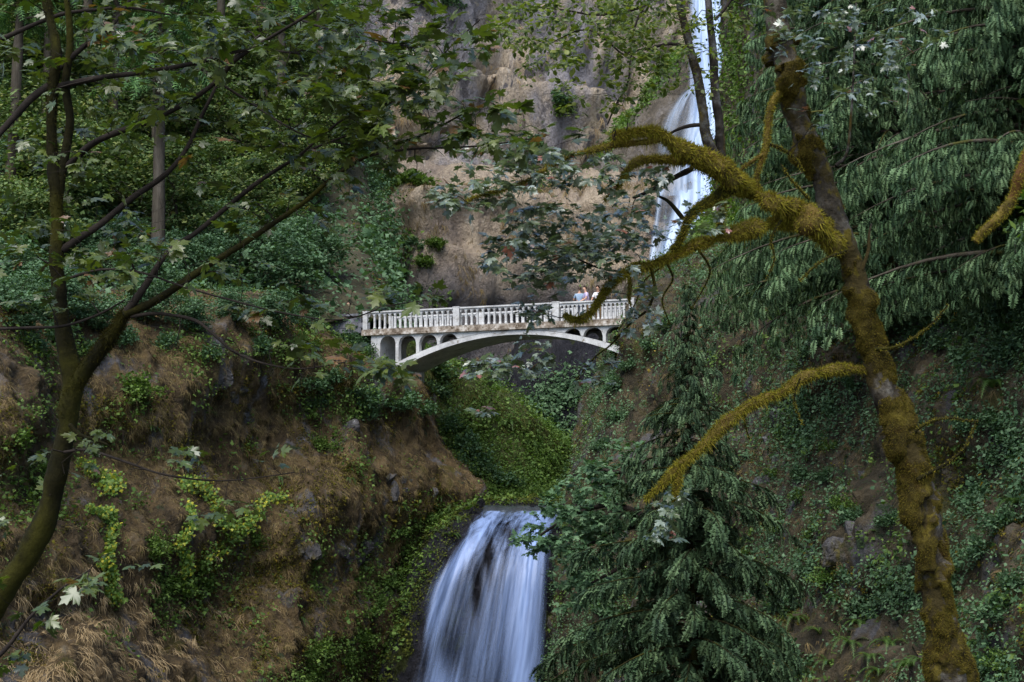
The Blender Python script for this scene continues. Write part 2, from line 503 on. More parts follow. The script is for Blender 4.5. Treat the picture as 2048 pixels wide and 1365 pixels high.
MT['moss_base'] = surf_mat('moss_mat', (4, [(.3, (.04, .028, .006)), (.5, (.12, .085, .016)), (.72, (.22, .165, .03))]),
    [(1.2, .54, .66, (.09, .040, .010), (1, 1, 1)), (.9, .58, .68, (.12, .115, .010), (1, 1, 1))], bump=1.0, bscale=45, bdist=.03, rough=.95)
MT['leaf_near'] = leaf_mat('big_maple_leaf', [(.022, .036, .005), (.042, .070, .006), (.08, .108, .010), (.06, .075, .007)], rough=.42, spec=1.0, trans=.3, coat=.15, odd=(.03, (.14, .07, .02)))
MT['leaf_mid'] = leaf_mat('vine_maple_leaf', [(.03, .05, .02), (.06, .09, .03), (.11, .14, .07), (.26, .31, .28)], rough=.38, spec=1.0, trans=.2, coat=1, odd=(.03, (.22, .07, .04)))  # palest tone paints sky glare into some of the leaves
MT['leaf_alder'] = leaf_mat('alder_leaf', [(.04, .065, .012), (.08, .11, .018), (.16, .18, .03)], rough=.5, spec=.4, trans=.35)
MT['leaf_far'] = leaf_mat('forest_leaf', [(.028, .050, .012), (.062, .105, .028), (.11, .165, .055), (.17, .18, .05)], rough=.65, spec=.22, trans=.2)
MT['leaf_shrub'] = leaf_mat('shrub_leaf', [(.028, .056, .010), (.062, .112, .020), (.12, .185, .038)], rough=.65, spec=.22, trans=.25)
MT['leaf_teal'] = leaf_mat('salmonberry_leaf', [(.028, .060, .028), (.060, .120, .054), (.115, .185, .10)], rough=.65, spec=.22, trans=.2)
MT['leaf_bright'] = leaf_mat('bright_green_leaf', [(.045, .09, .02), (.085, .155, .035), (.14, .21, .055)], rough=.65, spec=.22, trans=.3)  # a brighter green than the shrub leaves
MT['leaf_yellow'] = leaf_mat('vine_leaf', [(.06, .13, .02), (.10, .18, .03), (.13, .20, .03), (.40, .36, .03)], rough=.5, spec=.3, trans=.3)
MT['leaf_autumn'] = leaf_mat('autumn_leaf', [(.25, .13, .02), (.35, .22, .02), (.12, .11, .02)], rough=.5, spec=.3, trans=.3)
MT['needle'] = leaf_mat('cedar_spray', [(.02, .05, .016), (.055, .125, .038), (.11, .20, .06)], rough=.65, spec=.22, trans=.15)
MT['needle_young'] = leaf_mat('young_conifer_spray', [(.020, .040, .018), (.042, .078, .034), (.09, .14, .062)], rough=.65, spec=.22, trans=.15)
MT['needle_blue'] = leaf_mat('big_cedar_spray', [(.026, .058, .024), (.075, .135, .058), (.14, .215, .10)], rough=.65, spec=.22, trans=.15)
MT['fern'] = leaf_mat('fern_frond', [(.025, .055, .012), (.05, .10, .02), (.08, .14, .03)], rough=.5, spec=.3, trans=.25)
MT['grass_dry'] = leaf_mat('dry_grass', [(.075, .048, .020), (.16, .112, .050), (.29, .215, .105), (.12, .11, .038)], rough=.8, spec=.15, trans=.2, tcol=(1, .9, .6))
MT['grass_tan'] = leaf_mat('tan_grass', [(.24, .165, .08), (.40, .29, .155), (.52, .40, .24)], rough=.8, spec=.15, trans=.2, tcol=(1, .9, .6))
MT['grass_green'] = leaf_mat('green_grass', [(.04, .065, .02), (.09, .12, .03), (.20, .17, .06)], rough=.7, spec=.2, trans=.25)
# ------------------------------------------------------------------ terrain
class Patch:
    def __init__(s, rows, name, mat, fine=0.35, amp=1.0, freq=.25, st=(1, 1, .7), seed=1, rock=0.5, terr=0, tper=6.0, label=None, maxn=420, kind='structure'):
        """rows: control rows, each a list of (px, py, depth)"""
        C = np.array([[P(*p) for p in r] for r in rows])            # R x C x 3
        R, K = C.shape[:2]
        du = np.linalg.norm(np.diff(C, axis=1), axis=2).max(0)
        dv = np.linalg.norm(np.diff(C, axis=0), axis=2).max(1)
        fac = max(1, (du.sum() / fine) / maxn, (dv.sum() / fine) / maxn)
        pu = [max(1, int(a / fine / fac)) for a in du]
        pv = [max(1, int(a / fine / fac)) for a in dv]
        A = catmull(C.reshape(R, -1), pv).reshape(-1, K, 3)
        B = catmull(A.transpose(1, 0, 2).reshape(K, -1), pu).reshape(-1, len(A), 3).transpose(1, 0, 2)
        n = norm(np.cross(np.gradient(B, axis=1), np.gradient(B, axis=0)))
        flip = ((B - EYE) * n).sum(-1).mean() > 0
        if flip: n = -n
        q = B * freq * np.array(st)
        h = amp * (fbm(q, 5, seed, .5) + rock * ridged(q * 2.3 + 5, 4, seed + 9))
        if terr:
            zz = (B[..., 2] + 3.0 * fbm(B * .05, 3, seed + 3) + .12 * B[..., 0]) / tper
            fr = zz - np.floor(zz)
            h = h + terr * (np.minimum(fr * 1.15, (1 - fr) * 7.5) - .5) * (.5 + _h(np.floor(zz).astype(np.int64), 0, 0, seed))
            h = h + .6 * terr * np.abs(vnoise(B * np.array([.55, .55, .06]), seed + 8))
        B = B + n * h[..., None] + Z * (0.25 * amp * vnoise(q * 3, seed + 5))[..., None]
        s.G = B
        s.N = norm(np.cross(np.gradient(B, axis=1), np.gradient(B, axis=0))) * (-1 if flip else 1)
        a, b = B.shape[:2]
        i = (np.arange(a - 1)[:, None] * b + np.arange(b - 1)[None]).ravel()
        F = np.stack([i, i + 1, i + b + 1, i + b], -1)
        if flip: F = F[:, ::-1]
        # raw corner order gives normal cross(du, dv); keep it consistent with s.N
        mb = MB().add(B, F)
        s.o = mb.build(name, mat, smooth_=True)
        tag(s.o, label, None, None, kind)
        s.bvh = BVHTree.FromPolygons([tuple(v) for v in B.reshape(-1, 3)], F.tolist())
    def scatter(s, n, seed, mask=None, inset=0.0):
        r = np.random.default_rng(seed)
        a, b = s.G.shape[:2]
        u = r.random(n) * (a - 1.001); v = r.random(n) * (b - 1.001)
        i, j = u.astype(int), v.astype(int)
        fu, fv = (u - i)[:, None], (v - j)[:, None]
        p = (s.G[i, j] * (1 - fu) + s.G[i + 1, j] * fu) * (1 - fv) + (s.G[i, j + 1] * (1 - fu) + s.G[i + 1, j + 1] * fu) * fv
        nn = s.N[i, j]
        px, py, d = proj(p)
        k = (px > -150) & (px < 2200) & (py > -150) & (py < 1480)
        if mask is not None:
            k &= r.random(n) < mask(px, py, p, nn)
        return p[k], nn[k], px[k], py[k]
    def hit(s, px, py):
        d = norm(P(px, py, 1.0) - EYE)
        h = s.bvh.ray_cast(Vector(EYE), Vector(d))
        return (np.array(h[0]), np.array(h[1])) if h[0] is not None else (None, None)

def interp(x, xs, ys): return float(np.interp(x, xs, ys))

# near bank beside the lower fall (its edge runs down along the fall)
edge_y = [720, 745, 800, 850, 900, 940, 985, 1020, 1060, 1120, 1200, 1280, 1365, 1480]
edge_x = [790, 820, 835, 845, 862, 895, 940, 930, 900, 865, 825, 795, 755, 715]
rows = []
for y in (560, 615, 650, 720, 780, 850, 920, 985, 1030, 1090, 1160, 1250, 1365, 1500):
    ex = interp(y, edge_y, edge_x)
    if y < 720: ex = 790
    row = []
    for t in (-.7, -.35, 0, .2, .4, .55, .7, .82, .92, 1.0):
        x = ex * t if t > 0 else 700 * t
        d = 47 + 24 * np.clip(x / 900, -.8, 1) - max(0, (y - 745)) / 620 * 9 * (1 - .45 * max(0, x) / 900)
        d += 1.1 * math.sin(x * .017 + y * .006) + .9 * math.sin(y * .021 + x * .004)
        d += 2.0 * max(0, t - .9) * 10
        if y == 650: d += 1.0
        if y == 615: d += 5
        if y == 560: d += 14
        yt = interp(x, [520, 600, 690, 740, 800, 870], [600, 655, 712, 752, 765, 775])
        if y < yt:
            d += (yt - y) * .07
            row.append((x, yt + (y - yt) * .08, d))
        else:
            row.append((x, y, d))
    yb_ = y
    y = row[-1][1]
    row += [(ex + 14, y, row[-1][2] + 3), (ex + 12, y + 4, row[-1][2] + 9), (ex - 60, y + 4, row[-1][2] + 15)]
    rows.append(row)
bank = Patch(rows, 'rocky_bank', MT['bank'], fine=.17, amp=.50, freq=.42, st=(1, 1, .6), seed=3, rock=.9,
             label='mossy brown bank of soil and rock beside the lower waterfall', maxn=420)

rows = []
for y, dd in ((680, 76), (630, 79), (560, 86), (470, 95), (380, 104), (250, 118), (100, 134), (-100, 152), (-350, 178)):
    rx = interp(y, [-350, 0, 300, 400, 560, 680], [640, 660, 690, 700, 715, 735])
    row = [(x, y, dd - (1 - max(x, -500) / 740) * (14 + .12 * (680 - y) * .4)) for x in (-800, -300, 0, 200, 400, 550, 650, rx)]
    row += [(rx + 25, y, dd + 8), (rx - 50, y, dd + 25)]
    rows.append(row)
hill = Patch(rows, 'wooded_hillside', MT['forest_floor'], fine=.6, amp=1.5, freq=.12, st=(1, 1, 1), seed=11, rock=.2,
             label='steep wooded hillside above the trail', maxn=260)

ey = [-400, 0, 300, 420, 470, 540, 600, 640, 740, 850, 930, 1000, 1100, 1250, 1365, 1500]
exx = [1500, 1492, 1478, 1460, 1430, 1340, 1290, 1262, 1243, 1205, 1180, 1150, 1128, 1122, 1110, 1100]
edd = [112, 106, 100, 96, 88, 76, 71, 68.5, 67.5, 67, 66.5, 66, 65, 62, 60, 58]
rows = []
for y in (-400, -200, 0, 150, 300, 420, 480, 540, 600, 660, 740, 830, 920, 1000, 1100, 1220, 1365, 1500):
    x0 = interp(y, ey, exx); d0 = interp(y, ey, edd)
    dr = interp(y, [-400, 0, 400, 700, 1500], [66, 54, 42, 37, 28])
    row = [(x0 - 40, y + 4, d0 + 22), (x0 - 2, y + 4, d0 + 9), (x0 - 6, y, d0 + 2.5)]
    for t in (0, .06, .15, .3, .45, .6, .8, 1.0, 1.35):
        x = x0 + (2060 - x0) * t
        d = d0 + (dr - d0) * (t ** .8)
        d += .8 * math.sin(x * .014 + y * .011) + .8 * math.sin(y * .02 - x * .006)
        row.append((x, y, d))
    rows.append(row)
rcl = Patch(rows, 'overgrown_cliff', MT['rbank'], fine=.17, amp=.55, freq=.42, st=(1, 1, .6), seed=23, rock=.9,
            label='overgrown mossy cliff behind the mossy maple', maxn=420)

# green slope beyond the bridge
rows = [[(600, 640, 96), (835, 770, 96), (1000, 860, 97), (1110, 960, 98), (1200, 1020, 99), (1320, 1040, 99)],
        [(600, 600, 80), (835, 690, 80), (1000, 796, 83), (1100, 872, 86), (1185, 934, 90), (1300, 990, 94)],
        [(590, 700, 78), (835, 770, 78), (980, 850, 80), (1080, 915, 83), (1160, 968, 88), (1290, 1010, 92)],
        [(580, 820, 76), (820, 860, 76), (950, 910, 78), (1050, 950, 80), (1130, 985, 84), (1290, 1018, 88)],
        [(580, 950, 72), (820, 970, 72.5), (940, 980, 75), (1040, 988, 78), (1120, 998, 80), (1290, 1024, 84)],
        [(560, 1080, 70), (800, 1070, 70), (930, 1040, 72), (1040, 1030, 74), (1120, 1030, 76), (1290, 1040, 80)]]
gsl = Patch(rows, 'green_slope', MT['slope'], fine=.25, amp=.5, freq=.3, st=(1, 1, 1), seed=31, rock=.3,
            label='green leafy slope behind the white bridge', maxn=260)

# great cliff, lower tier
rows = []
for y, dd in ((352, 140), (366, 131), (378, 121), (440, 119.5), (520, 118), (590, 117), (660, 117.5), (760, 116), (880, 114), (1020, 112)):
    row = []
    for x in (520, 640, 700, 760, 850, 950, 1050, 1150, 1250, 1330, 1420, 1520, 1650):
        yy = y
        if y < 400: yy = y + interp(x, [520, 700, 800, 900, 1000, 1100, 1250, 1650], [20, 14, 6, -6, 12, 30, 10, 0])
        d = dd + interp(x, [520, 700, 850, 1000, 1150, 1300, 1650], [0, 4, 0, 3, 6, 4, 10])
        row.append((x, yy, d))
    rows.append(row)
tier1 = Patch(rows, 'cliff', MT['cliff_low'], fine=.5, amp=1.0, freq=.14, st=(1, 1, .45), seed=41, rock=.45, terr=2.0, tper=4.5,
              label='lower tier of tan rock cliff behind the bridge', maxn=330)
rows = []
for y, dd in ((470, 141), (400, 141), (340, 142), (280, 143), (200, 145), (100, 149), (0, 154), (-150, 160), (-400, 170)):
    row = []
    for x in (380, 560, 680, 780, 880, 960, 1040, 1120, 1200, 1290, 1380, 1480, 1600, 1750):
        d = dd + interp(x, [380, 700, 880, 1000, 1150, 1380, 1750], [-4, 0, -2, 3, 1, 8, 2])
        d += 2.2 * max(0, 1 - abs(x - (930 - (y - 250) * .5)) / 90.0) * (1 if 120 < y < 400 else 0)
        row.append((x, y, d))
    rows.append(row)
tier2 = Patch(rows, 'cliff', MT['cliff'], fine=.6, amp=2.0, freq=.07, st=(1, 1, .5), seed=47, rock=.6, terr=5.0, tper=10,
              label='upper tier of tan and grey rock cliff beside the tall waterfall', maxn=330)

# rounded dark buttress at the foot of the tall fall
rows = []
for y, xl in ((80, 1400), (110, 1365), (170, 1318), (230, 1268), (300, 1212), (370, 1180), (440, 1165), (520, 1150), (620, 1140)):
    row = []
    for t, b in ((0, 12), (.02, 6), (.1, 2.2), (.22, .5), (.4, -.6), (.6, 0), (.8, 1.4), (1.0, 3)):
        row.append((xl + (1560 - xl) * t, y, 138 - (y - 80) / 540 * 17 + b))
    rows.append(row)
butt = Patch(rows, 'rock_buttress', MT['butt'], fine=.4, amp=.7, freq=.2, st=(1, 1, .3), seed=53, rock=.6, terr=.8, tper=7,
             label='rounded dark rock buttress at the foot of the tall waterfall', maxn=260)

# dark wet rock low under the bridge
rows = []
for y, dd in ((655, 109), (668, 104), (700, 103), (760, 102), (830, 101), (900, 100), (1000, 98)):
    xl = interp(y, [655, 760, 1000], [1085, 1010, 960])
    rows.append([(xl - 30, y + 10, dd + 12)] + [(xl + (1560 - xl) * t, y - (12 * math.sin(t * 3)), dd + b) for t, b in ((0, 3), (.1, .8), (.3, 0), (.5, .5), (.75, 0), (1, 1))])
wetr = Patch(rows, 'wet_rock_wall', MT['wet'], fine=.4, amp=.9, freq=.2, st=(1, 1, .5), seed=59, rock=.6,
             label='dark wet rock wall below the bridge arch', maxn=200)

# rock behind the lower waterfall
lf_y = [1006, 1012, 1022, 1040, 1065, 1100, 1150, 1220, 1300, 1390, 1490]
lf_d = [71.5, 69.5, 67.6, 66.2, 65.0, 64.1, 63.3, 62.7, 62.2, 61.8, 61.4]
lf_l = [985, 970, 952, 932, 914, 892, 868, 842, 818, 796, 775]
lf_r = [1140, 1138, 1134, 1128, 1120, 1114, 1110, 1108, 1102, 1090, 1075]
rows = []
for y, d, a, b in zip(lf_y, lf_d, lf_l, lf_r):
    rows.append([(a - 60, y + 8, d + 5)] + [(a - 34, y + 4, d + 1.4)] + [(a + (b - a) * t, y + 2, d + .55) for t in (0, .25, .5, .75, 1)] + [(b + 24, y + 4, d + 1.0), (b + 80, y + 8, d + 4)])
lfr = Patch(rows, 'wet_rock_wall', MT['wet'], fine=.13, amp=.34, freq=.75, st=(1, 1, .5), seed=61, rock=.9,
            label='black wet rock face under the lower waterfall', maxn=330)

# stream that feeds the fall, valley floor, trail
zb = float(P(1040, 1012, 68.2)[2]) 
m_stream = surf_mat('stream_water', (2, [(.3, (.010, .013, .016)), (.6, (.03, .038, .045)), (.8, (.14, .17, .22))]), bump=.4, bscale=3, bdist=.03, rough=.25, spec=.2, stretch=(1, .5, 1))
mb = MB()
xs = np.linspace(-1.35, 6, 30); ys = np.concatenate([np.linspace(66.6, 69, 12), np.linspace(69.4, 101, 48)])
X, Y = np.meshgrid(xs, ys)
V = np.stack([X, Y, zb + .05 * fbm(np.stack([X, Y * .6, X * 0], -1) * 1.6, 3, 5) - .20 * np.maximum(0, 68.6 + .5 * fbm(np.stack([X * 1.3, X * 0, X * 0], -1), 3, 6) - Y) ** 1.5], -1).reshape(-1, 3)
i = (np.arange(59)[:, None] * 30 + np.arange(29)[None]).ravel()
mb.add(V, np.stack([i, i + 1, i + 31, i + 30], -1))
tag(mb.build('stream_water', m_stream, smooth_=True), 'thin stream of water running to the lip of the lower waterfall', None, None, 'structure')
# valley floor as one sheet to the horizon, shelf for the trail under the camera
r1 = np.array([0, 3, 6, 9, 14, 20, 30, 60, 120, 260, 700, 2500.0]); an = np.linspace(0, 2 * math.pi, 73)[:-1]
V = []
for r in r1:
    for a in an:
        x, y = r * math.cos(a), r * math.sin(a)
        z = 18.3 if r <= 3 else 18.3 - 24 * smooth(r, 4, 34)
        z += 62 * smooth(r, 22, 95) * smooth(abs(math.cos(a)), .60, .85) * (1 - smooth(r, 400, 2000))  # unseen side slopes, raised to keep low sky light off the arch
        V.append((x, y, z + (.3 * math.sin(a * 5 + r) if r > 3 else 0)))
V = np.array(V); K = 72
i = np.arange(len(r1) - 1)[:, None] * K; j = np.arange(K)[None]; k = (j + 1) % K
mb = MB().add(V, np.stack([i + j, i + K + j, i + K + k, i + k], -1).reshape(-1, 4))
tag(mb.build('ground', MT['ground'], smooth_=True), 'dark valley floor and pool basin with unseen sides raised to cut low light', None, None, 'structure')

# ------------------------------------------------------------------ waterfalls
def water_sheet(name, ys_, ds, ls, rs, mat, cover, nu=60, seed=0, off=0.0, bulge=0.0, label=None, parent=None, per=14, rip=.08, braid=False):
    rows = np.array([[P(l + (r - l) * t, y, d - off - bulge * math.sin(math.pi * t)) for t in np.linspace(0, 1, 9)] for y, d, l, r in zip(ys_, ds, ls, rs)])
    R = len(rows)
    A = catmull(rows.reshape(R, -1), per).reshape(-1, 9, 3)
    B = catmull(A.transpose(1, 0, 2).reshape(9, -1), nu // 8).reshape(-1, len(A), 3).transpose(1, 0, 2)
    a, b = B.shape[:2]
    vlen = np.concatenate([[0], np.cumsum(np.linalg.norm(np.diff(B[:, b // 2], axis=0), axis=1))])
    u = np.linspace(0, 1, b)
    width = np.linalg.norm(B[:, -1] - B[:, 0], axis=1).mean()
    UU, VV = np.meshgrid(u * width, vlen)
    q = np.stack([UU * 2.2, VV * .16, UU * 0 + seed], -1)
    B = B + np.array([0, -1, 0.0]) * (rip * fbm(q, 4, seed))[..., None]
    i = (np.arange(a - 1)[:, None] * b + np.arange(b - 1)[None]).ravel()
    F = np.stack([i, i + 1, i + b + 1, i + b], -1)
    o = MB().add(B, F).build(name, mat, smooth_=True)
    me = o.data
    uvl = me.uv_layers.new(name='flow')
    li = np.zeros(len(me.loops), np.int32); me.loops.foreach_get('vertex_index', li)
    UV = np.stack([UU.ravel(), VV.ravel()], -1)[li]
    uvl.data.foreach_set('uv', UV.astype(np.float32).ravel())
    px, py, _ = proj(B)
    c = cover(np.broadcast_to(u, (a, b)), px, py)
    at = me.attributes.new('cover', 'FLOAT', 'POINT')
    at.data.foreach_set('value', c.astype(np.float32).ravel())
    bt_ = me.attributes.new('braid', 'FLOAT', 'POINT')
    bt_.data.foreach_set('value', ((1.1 * smooth(-py, -1190, -1020) if braid else 0 * py) + 0.0).astype(np.float32).ravel())
    if label: tag(o, label, None, None, 'structure')
    return o

wm_low = water_mat('silky_water', 1.3, .09, .34, .88, col=(.21, .30, .53), su2=4.0, amin=.0, deep=.36)
wm_up = water_mat('falling_water', .6, .02, .26, .72, col=(.37, .47, .66), su2=2.2, deep=.7)
wm_fan = water_mat('spreading_water', .45, .04, .30, .95, col=(.34, .44, .60), su2=1.6, deep=.55)

def edges(u, w=.1): return smooth(u, 0, w) * smooth(1 - u, 0, w)

def cover_low(u, px, py):
    c = .27 + .28 * edges(u, .14) + 0 * px
    def g(cx, cy, rx, ry): return np.exp(-((px - cx) / rx) ** 2 - ((py - cy) / ry) ** 2)
    t = (py - 1000) / 365
    c1 = 985 - 100 * smooth(py, 1020, 1200) - 15 * t      # left lobe centre line
    c2 = 1068 - 22 * smooth(py, 1050, 1300)
    c += .34 * np.exp(-((px - c1) / (15 + 24 * t)) ** 2) + .34 * np.exp(-((px - c2) / (26 + 12 * t)) ** 2)
    c -= .20 * g(978, 1115, 9, 50) + .20 * g(955, 1185, 10, 55) + .16 * g(1010, 1065, 14, 18)
    c -= .30 * g(890, 1290, 26, 70) + .22 * g(1105, 1180, 12, 120) + .25 * g(845, 1330, 26, 80) + .35 * g(1035, 1012, 60, 9)
    c -= (1 - smooth(py, 1006, 1030)) * (.12 + .55 * vnoise(np.stack([px * .09, py * 0 + 3.0, py * 0], -1), 4))
    return c

LOWF = empty('waterfall', P(980, 1365, 62))
tag(LOWF, 'broad silky lower waterfall pouring over black rock', 'waterfall', None, 'structure')
o = water_sheet('water_sheet', lf_y, lf_d, lf_l, lf_r, wm_low, cover_low, nu=120, seed=3, off=.30, rip=.16, braid=True); o.parent = LOWF; o.location = -np.array(LOWF.location)
o = water_sheet('water_sheet', lf_y[2:], lf_d[2:], lf_l[2:], lf_r[2:], wm_low, lambda u, px, py: cover_low(u, px, py) - .16, nu=120, seed=8, off=.62, rip=.2, braid=True); o.parent = LOWF; o.location = -np.array(LOWF.location)

TALL = empty('waterfall', P(1420, 400, 128))
tag(TALL, 'tall white plunging waterfall behind two slender dark stems', 'waterfall', None, 'structure')
yy = [-300, -150, 0, 100, 200, 300, 400, 470]
def cover_up(u, px, py):
    return .14 + .55 * edges(u, .32) + .40 * np.exp(-((u - .45) / .14) ** 2) + .25 * np.exp(-((u - .78) / .08) ** 2) * (py < 420)
for k, (of, dl) in enumerate(((2.0, 0), (3.4, 8))):
    o = water_sheet('water_sheet', yy, [139, 138, 136, 134.5, 133, 130, 126, 123], [1364 + dl, 1362 + dl, 1360 + dl, 1360 + dl, 1360 + dl, 1360, 1360, 1358], [1476 - dl, 1478 - dl, 1480 - dl, 1480 - dl, 1480, 1480, 1478, 1474],
                    wm_up, cover_up, nu=64, seed=20 + k, off=of, rip=.25)
    o.parent = TALL; o.location = -np.array(TALL.location)
# fan that spreads over the buttress, then the ledges below it
def cover_fan(u, px, py):
    return .10 + .50 * edges(u, .30) + .30 * smooth(u, .45, .9) * edges(u, .1) + .10 * np.sin(u * 14 + py * .02)
o = water_sheet('water_fan', [165, 200, 250, 300, 350, 392], [134, 132.4, 130.6, 129, 127.3, 126], [1372, 1330, 1300, 1290, 1288, 1290], [1440, 1448, 1452, 1452, 1450, 1448], wm_fan, cover_fan, nu=64, seed=31, off=2.3, rip=.3)
o.parent = TALL; o.location = -np.array(TALL.location)
o = water_sheet('water_fan', [380, 400, 440, 480, 520, 570], [126, 125, 124, 123, 122, 120], [1300, 1306, 1304, 1296, 1290, 1280], [1440, 1440, 1425, 1410, 1400, 1392], wm_fan,
                lambda u, px, py: .08 + .42 * edges(u, .2) + .55 * np.exp(-((px - (1318 - (py - 390) * .12)) / 7) ** 2) + .55 * np.exp(-((px - (1376 - (py - 380) * .35)) / 16) ** 2), nu=64, seed=37, off=2.0, rip=.25)
o.parent = TALL; o.location = -np.array(TALL.location)

# ------------------------------------------------------------------ bridge
A0 = P(725, 625, 74.0); B0 = P(1262, 598, 68.0)
ZR = 20 + 7.95
ex = B0 - A0; ex[2] = 0; ex = norm(ex); eyv = np.array([-ex[1], ex[0], 0])
if eyv[1] < 0: eyv = -eyv
AX = np.array([ex, eyv, Z])
O0 = np.array([A0[0], A0[1], ZR])
def s_of(px):
    # distance along the near face whose image column is px
    lo, hi = -20.0, 40.0
    for _ in range(50):
        m = (lo + hi) / 2
        if proj(O0 + ex * m - Z * .8)[0] < px: lo = m
        else: hi = m
    return lo
BR = empty('arch_bridge', O0)
BR.rotation_euler[2] = math.atan2(ex[1], ex[0])
tag(BR, 'white concrete arch footbridge with baluster railings crossing the gorge', 'bridge')
W = 2.9; SE = s_of(1310)
def bbox(mb, x0, x1, y0, y1, z0, z1): mb.box(((x0 + x1) / 2, (y0 + y1) / 2, (z0 + z1) / 2), ((x1 - x0) / 2, (y1 - y0) / 2, (z1 - z0) / 2))
mb = MB(); bbox(mb, -.1, SE, .05, W - .05, -1.14, -.99)
mb.build('deck', MT['concrete'], BR)
for y0, y1 in ((-.12, .28), (W - .28, W + .12)):
    mb = MB()
    bbox(mb, 0, SE, y0, y1, -1.245, -1.13)
    bbox(mb, 0, SE, y0 + .05, y1 - .05, -1.13, -.93)
    mb.build('cornice', MT['concrete_dirty'], BR)
# spandrel wall with arched openings, over the arch
c_s = s_of(1028); a_s = (s_of(1246) - s_of(822)) / 2; c_s = (s_of(1246) + s_of(822)) / 2
def extr(x): return -1.29 - 1.08 * ((x - c_s) / a_s) ** 2
def intr(x): return -1.50 - 1.20 * ((x - c_s) / a_s) ** 2
ops = [(s_of(760), s_of(791)), (s_of(797), s_of(832)), (s_of(838), s_of(874)), (s_of(879), s_of(915)), (s_of(1128), s_of(1161)), (s_of(1166), s_of(1205)), (s_of(1211), s_of(1249))]
def profile(mb, xs, top, bots, y0, y1):
    """solid under a flat top whose underside follows bots; (x, z) pairs in order"""
    n = len(xs)
    V = []
    for x, zt, zb_ in zip(xs, top, bots):
        V += [(x, y0, zt), (x, y0, zb_), (x, y1, zb_), (x, y1, zt)]
    F = []
    for i in range(n - 1):
        a, b = 4 * i, 4 * i + 4
        F += [(a, a + 1, b + 1, b), (a + 1, a + 2, b + 2, b + 1), (a + 2, a + 3, b + 3, b + 2), (a + 3, a, b, b + 3)]
    F += [(0, 3, 2, 1), (4 * n - 4, 4 * n - 3, 4 * n - 2, 4 * n - 1)]
    mb.add(V, F)
def span_prof():
    xs, zs = [], []
    x0 = s_of(742); x1 = s_of(1300)
    def low(x):
        if x < c_s - a_s or x > c_s + a_s: return -3.6 if x < c_s - a_s else -3.0
        return extr(x) + .02
    cuts = sorted(sum([list(o) for o in ops], []))
    X = [x0]
    for a, b in zip([x0] + cuts, cuts + [x1]):
        m = max(2, int((b - a) / .06))
        seg = np.linspace(a, b, m + 1)
        inside = next((o_ for o_ in ops if o_[0] <= (a + b) / 2 <= o_[1]), None)
        for x in seg:
            if inside:
                c = (inside[0] + inside[1]) / 2; r = (inside[1] - inside[0]) / 2
                z = -1.30 - r * .85 + .85 * math.sqrt(max(0, r * r - (x - c) ** 2))
                z = max(z, low(x))
            else: z = low(x)
            xs.append(x); zs.append(z)
    return xs, zs
xs_, zs_ = span_prof()
for y0, y1 in ((.02, .30), (W - .30, W - .02)):
    mb = MB(); profile(mb, xs_, [-1.24] * len(xs_), zs_, y0, y1)
    mb.build('spandrel_wall', MT['concrete'], BR)
mb = MB()
xs2 = np.linspace(c_s - a_s * 1.14, c_s + a_s * 1.14, 68)
profile(mb, xs2, [extr(x) for x in xs2], [intr(x) for x in xs2], 0, W)
mb.build('arch', MT['concrete'], BR)
mb = MB(); bbox(mb, s_of(742), s_of(759.5), .06, W - .06, -6.5, -1.25); mb.build('pier', MT['concrete'], BR)
mb = MB(); bbox(mb, s_of(1250), s_of(1262), .06, W - .06, -6.5, -1.25); mb.build('pier', MT['concrete'], BR)
# railings
posts = [s_of(731), s_of(913), s_of(1112), s_of(1264)]
def post_mesh(w):
    m = MB()
    m.box((0, 0, -.46), (w, .15, .47)); m.box((0, 0, .012), (w + .02, .16, .022))
    return m
pc = 0
for y in (.08, W - .08):
    for i, p in enumerate(posts):
        o = post_mesh(.13 if i in (0, 3) else .17).build('post', MT['concrete'], BR)
        o.location = (p, y, 0)
    for a, b in zip(posts, posts[1:]):
        a2, b2 = a + .2, b - .2
        nb = 16
        step = (b2 - a2) / nb
        mb = MB()
        bbox(mb, a2, b2, y - .13, y + .13, -.075, 0.0)
        # arcade under the cap: arches between the balusters
        xs, zs = [], []
        for k in range(nb):
            x0, x1 = a2 + k * step + .045, a2 + (k + 1) * step - .045
            c = (x0 + x1) / 2; r = (x1 - x0) / 2
            for x in [x0 - .045] : xs.append(x); zs.append(-.24)
            for x in np.linspace(x0, x1, 9):
                xs.append(x); zs.append(-.24 + 1.1 * math.sqrt(max(0, r * r - (x - c) ** 2)))
            xs.append(x1 + .044); zs.append(-.24)
        profile(mb, xs, [-.078] * len(xs), zs, y - .07, y + .07)
        mb.build('handrail', MT['concrete'], BR)
        for k in range(1, nb):
            if pc == 0:
                m = MB(); w1 = .045
                prof = [(-.93, .062), (-.86, .062), (-.82, w1), (-.30, w1), (-.24, .058)]
                Vv, Ff = [], []
                for z, w in prof: Vv += [(-w, -w, z), (w, -w, z), (w, w, z), (-w, w, z)]
                for q in range(len(prof) - 1):
                    for e in range(4): Ff.append((4 * q + e, 4 * q + (e + 1) % 4, 4 * q + 4 + (e + 1) % 4, 4 * q + 4 + e))
                m.add(Vv, Ff); bal = m.build('baluster', MT['concrete'], BR)
                pc = 1; q = bal
            else:
                q = bal.copy(); COL.objects.link(q); q.parent = BR
            q.location = (a2 + k * step, y, 0)
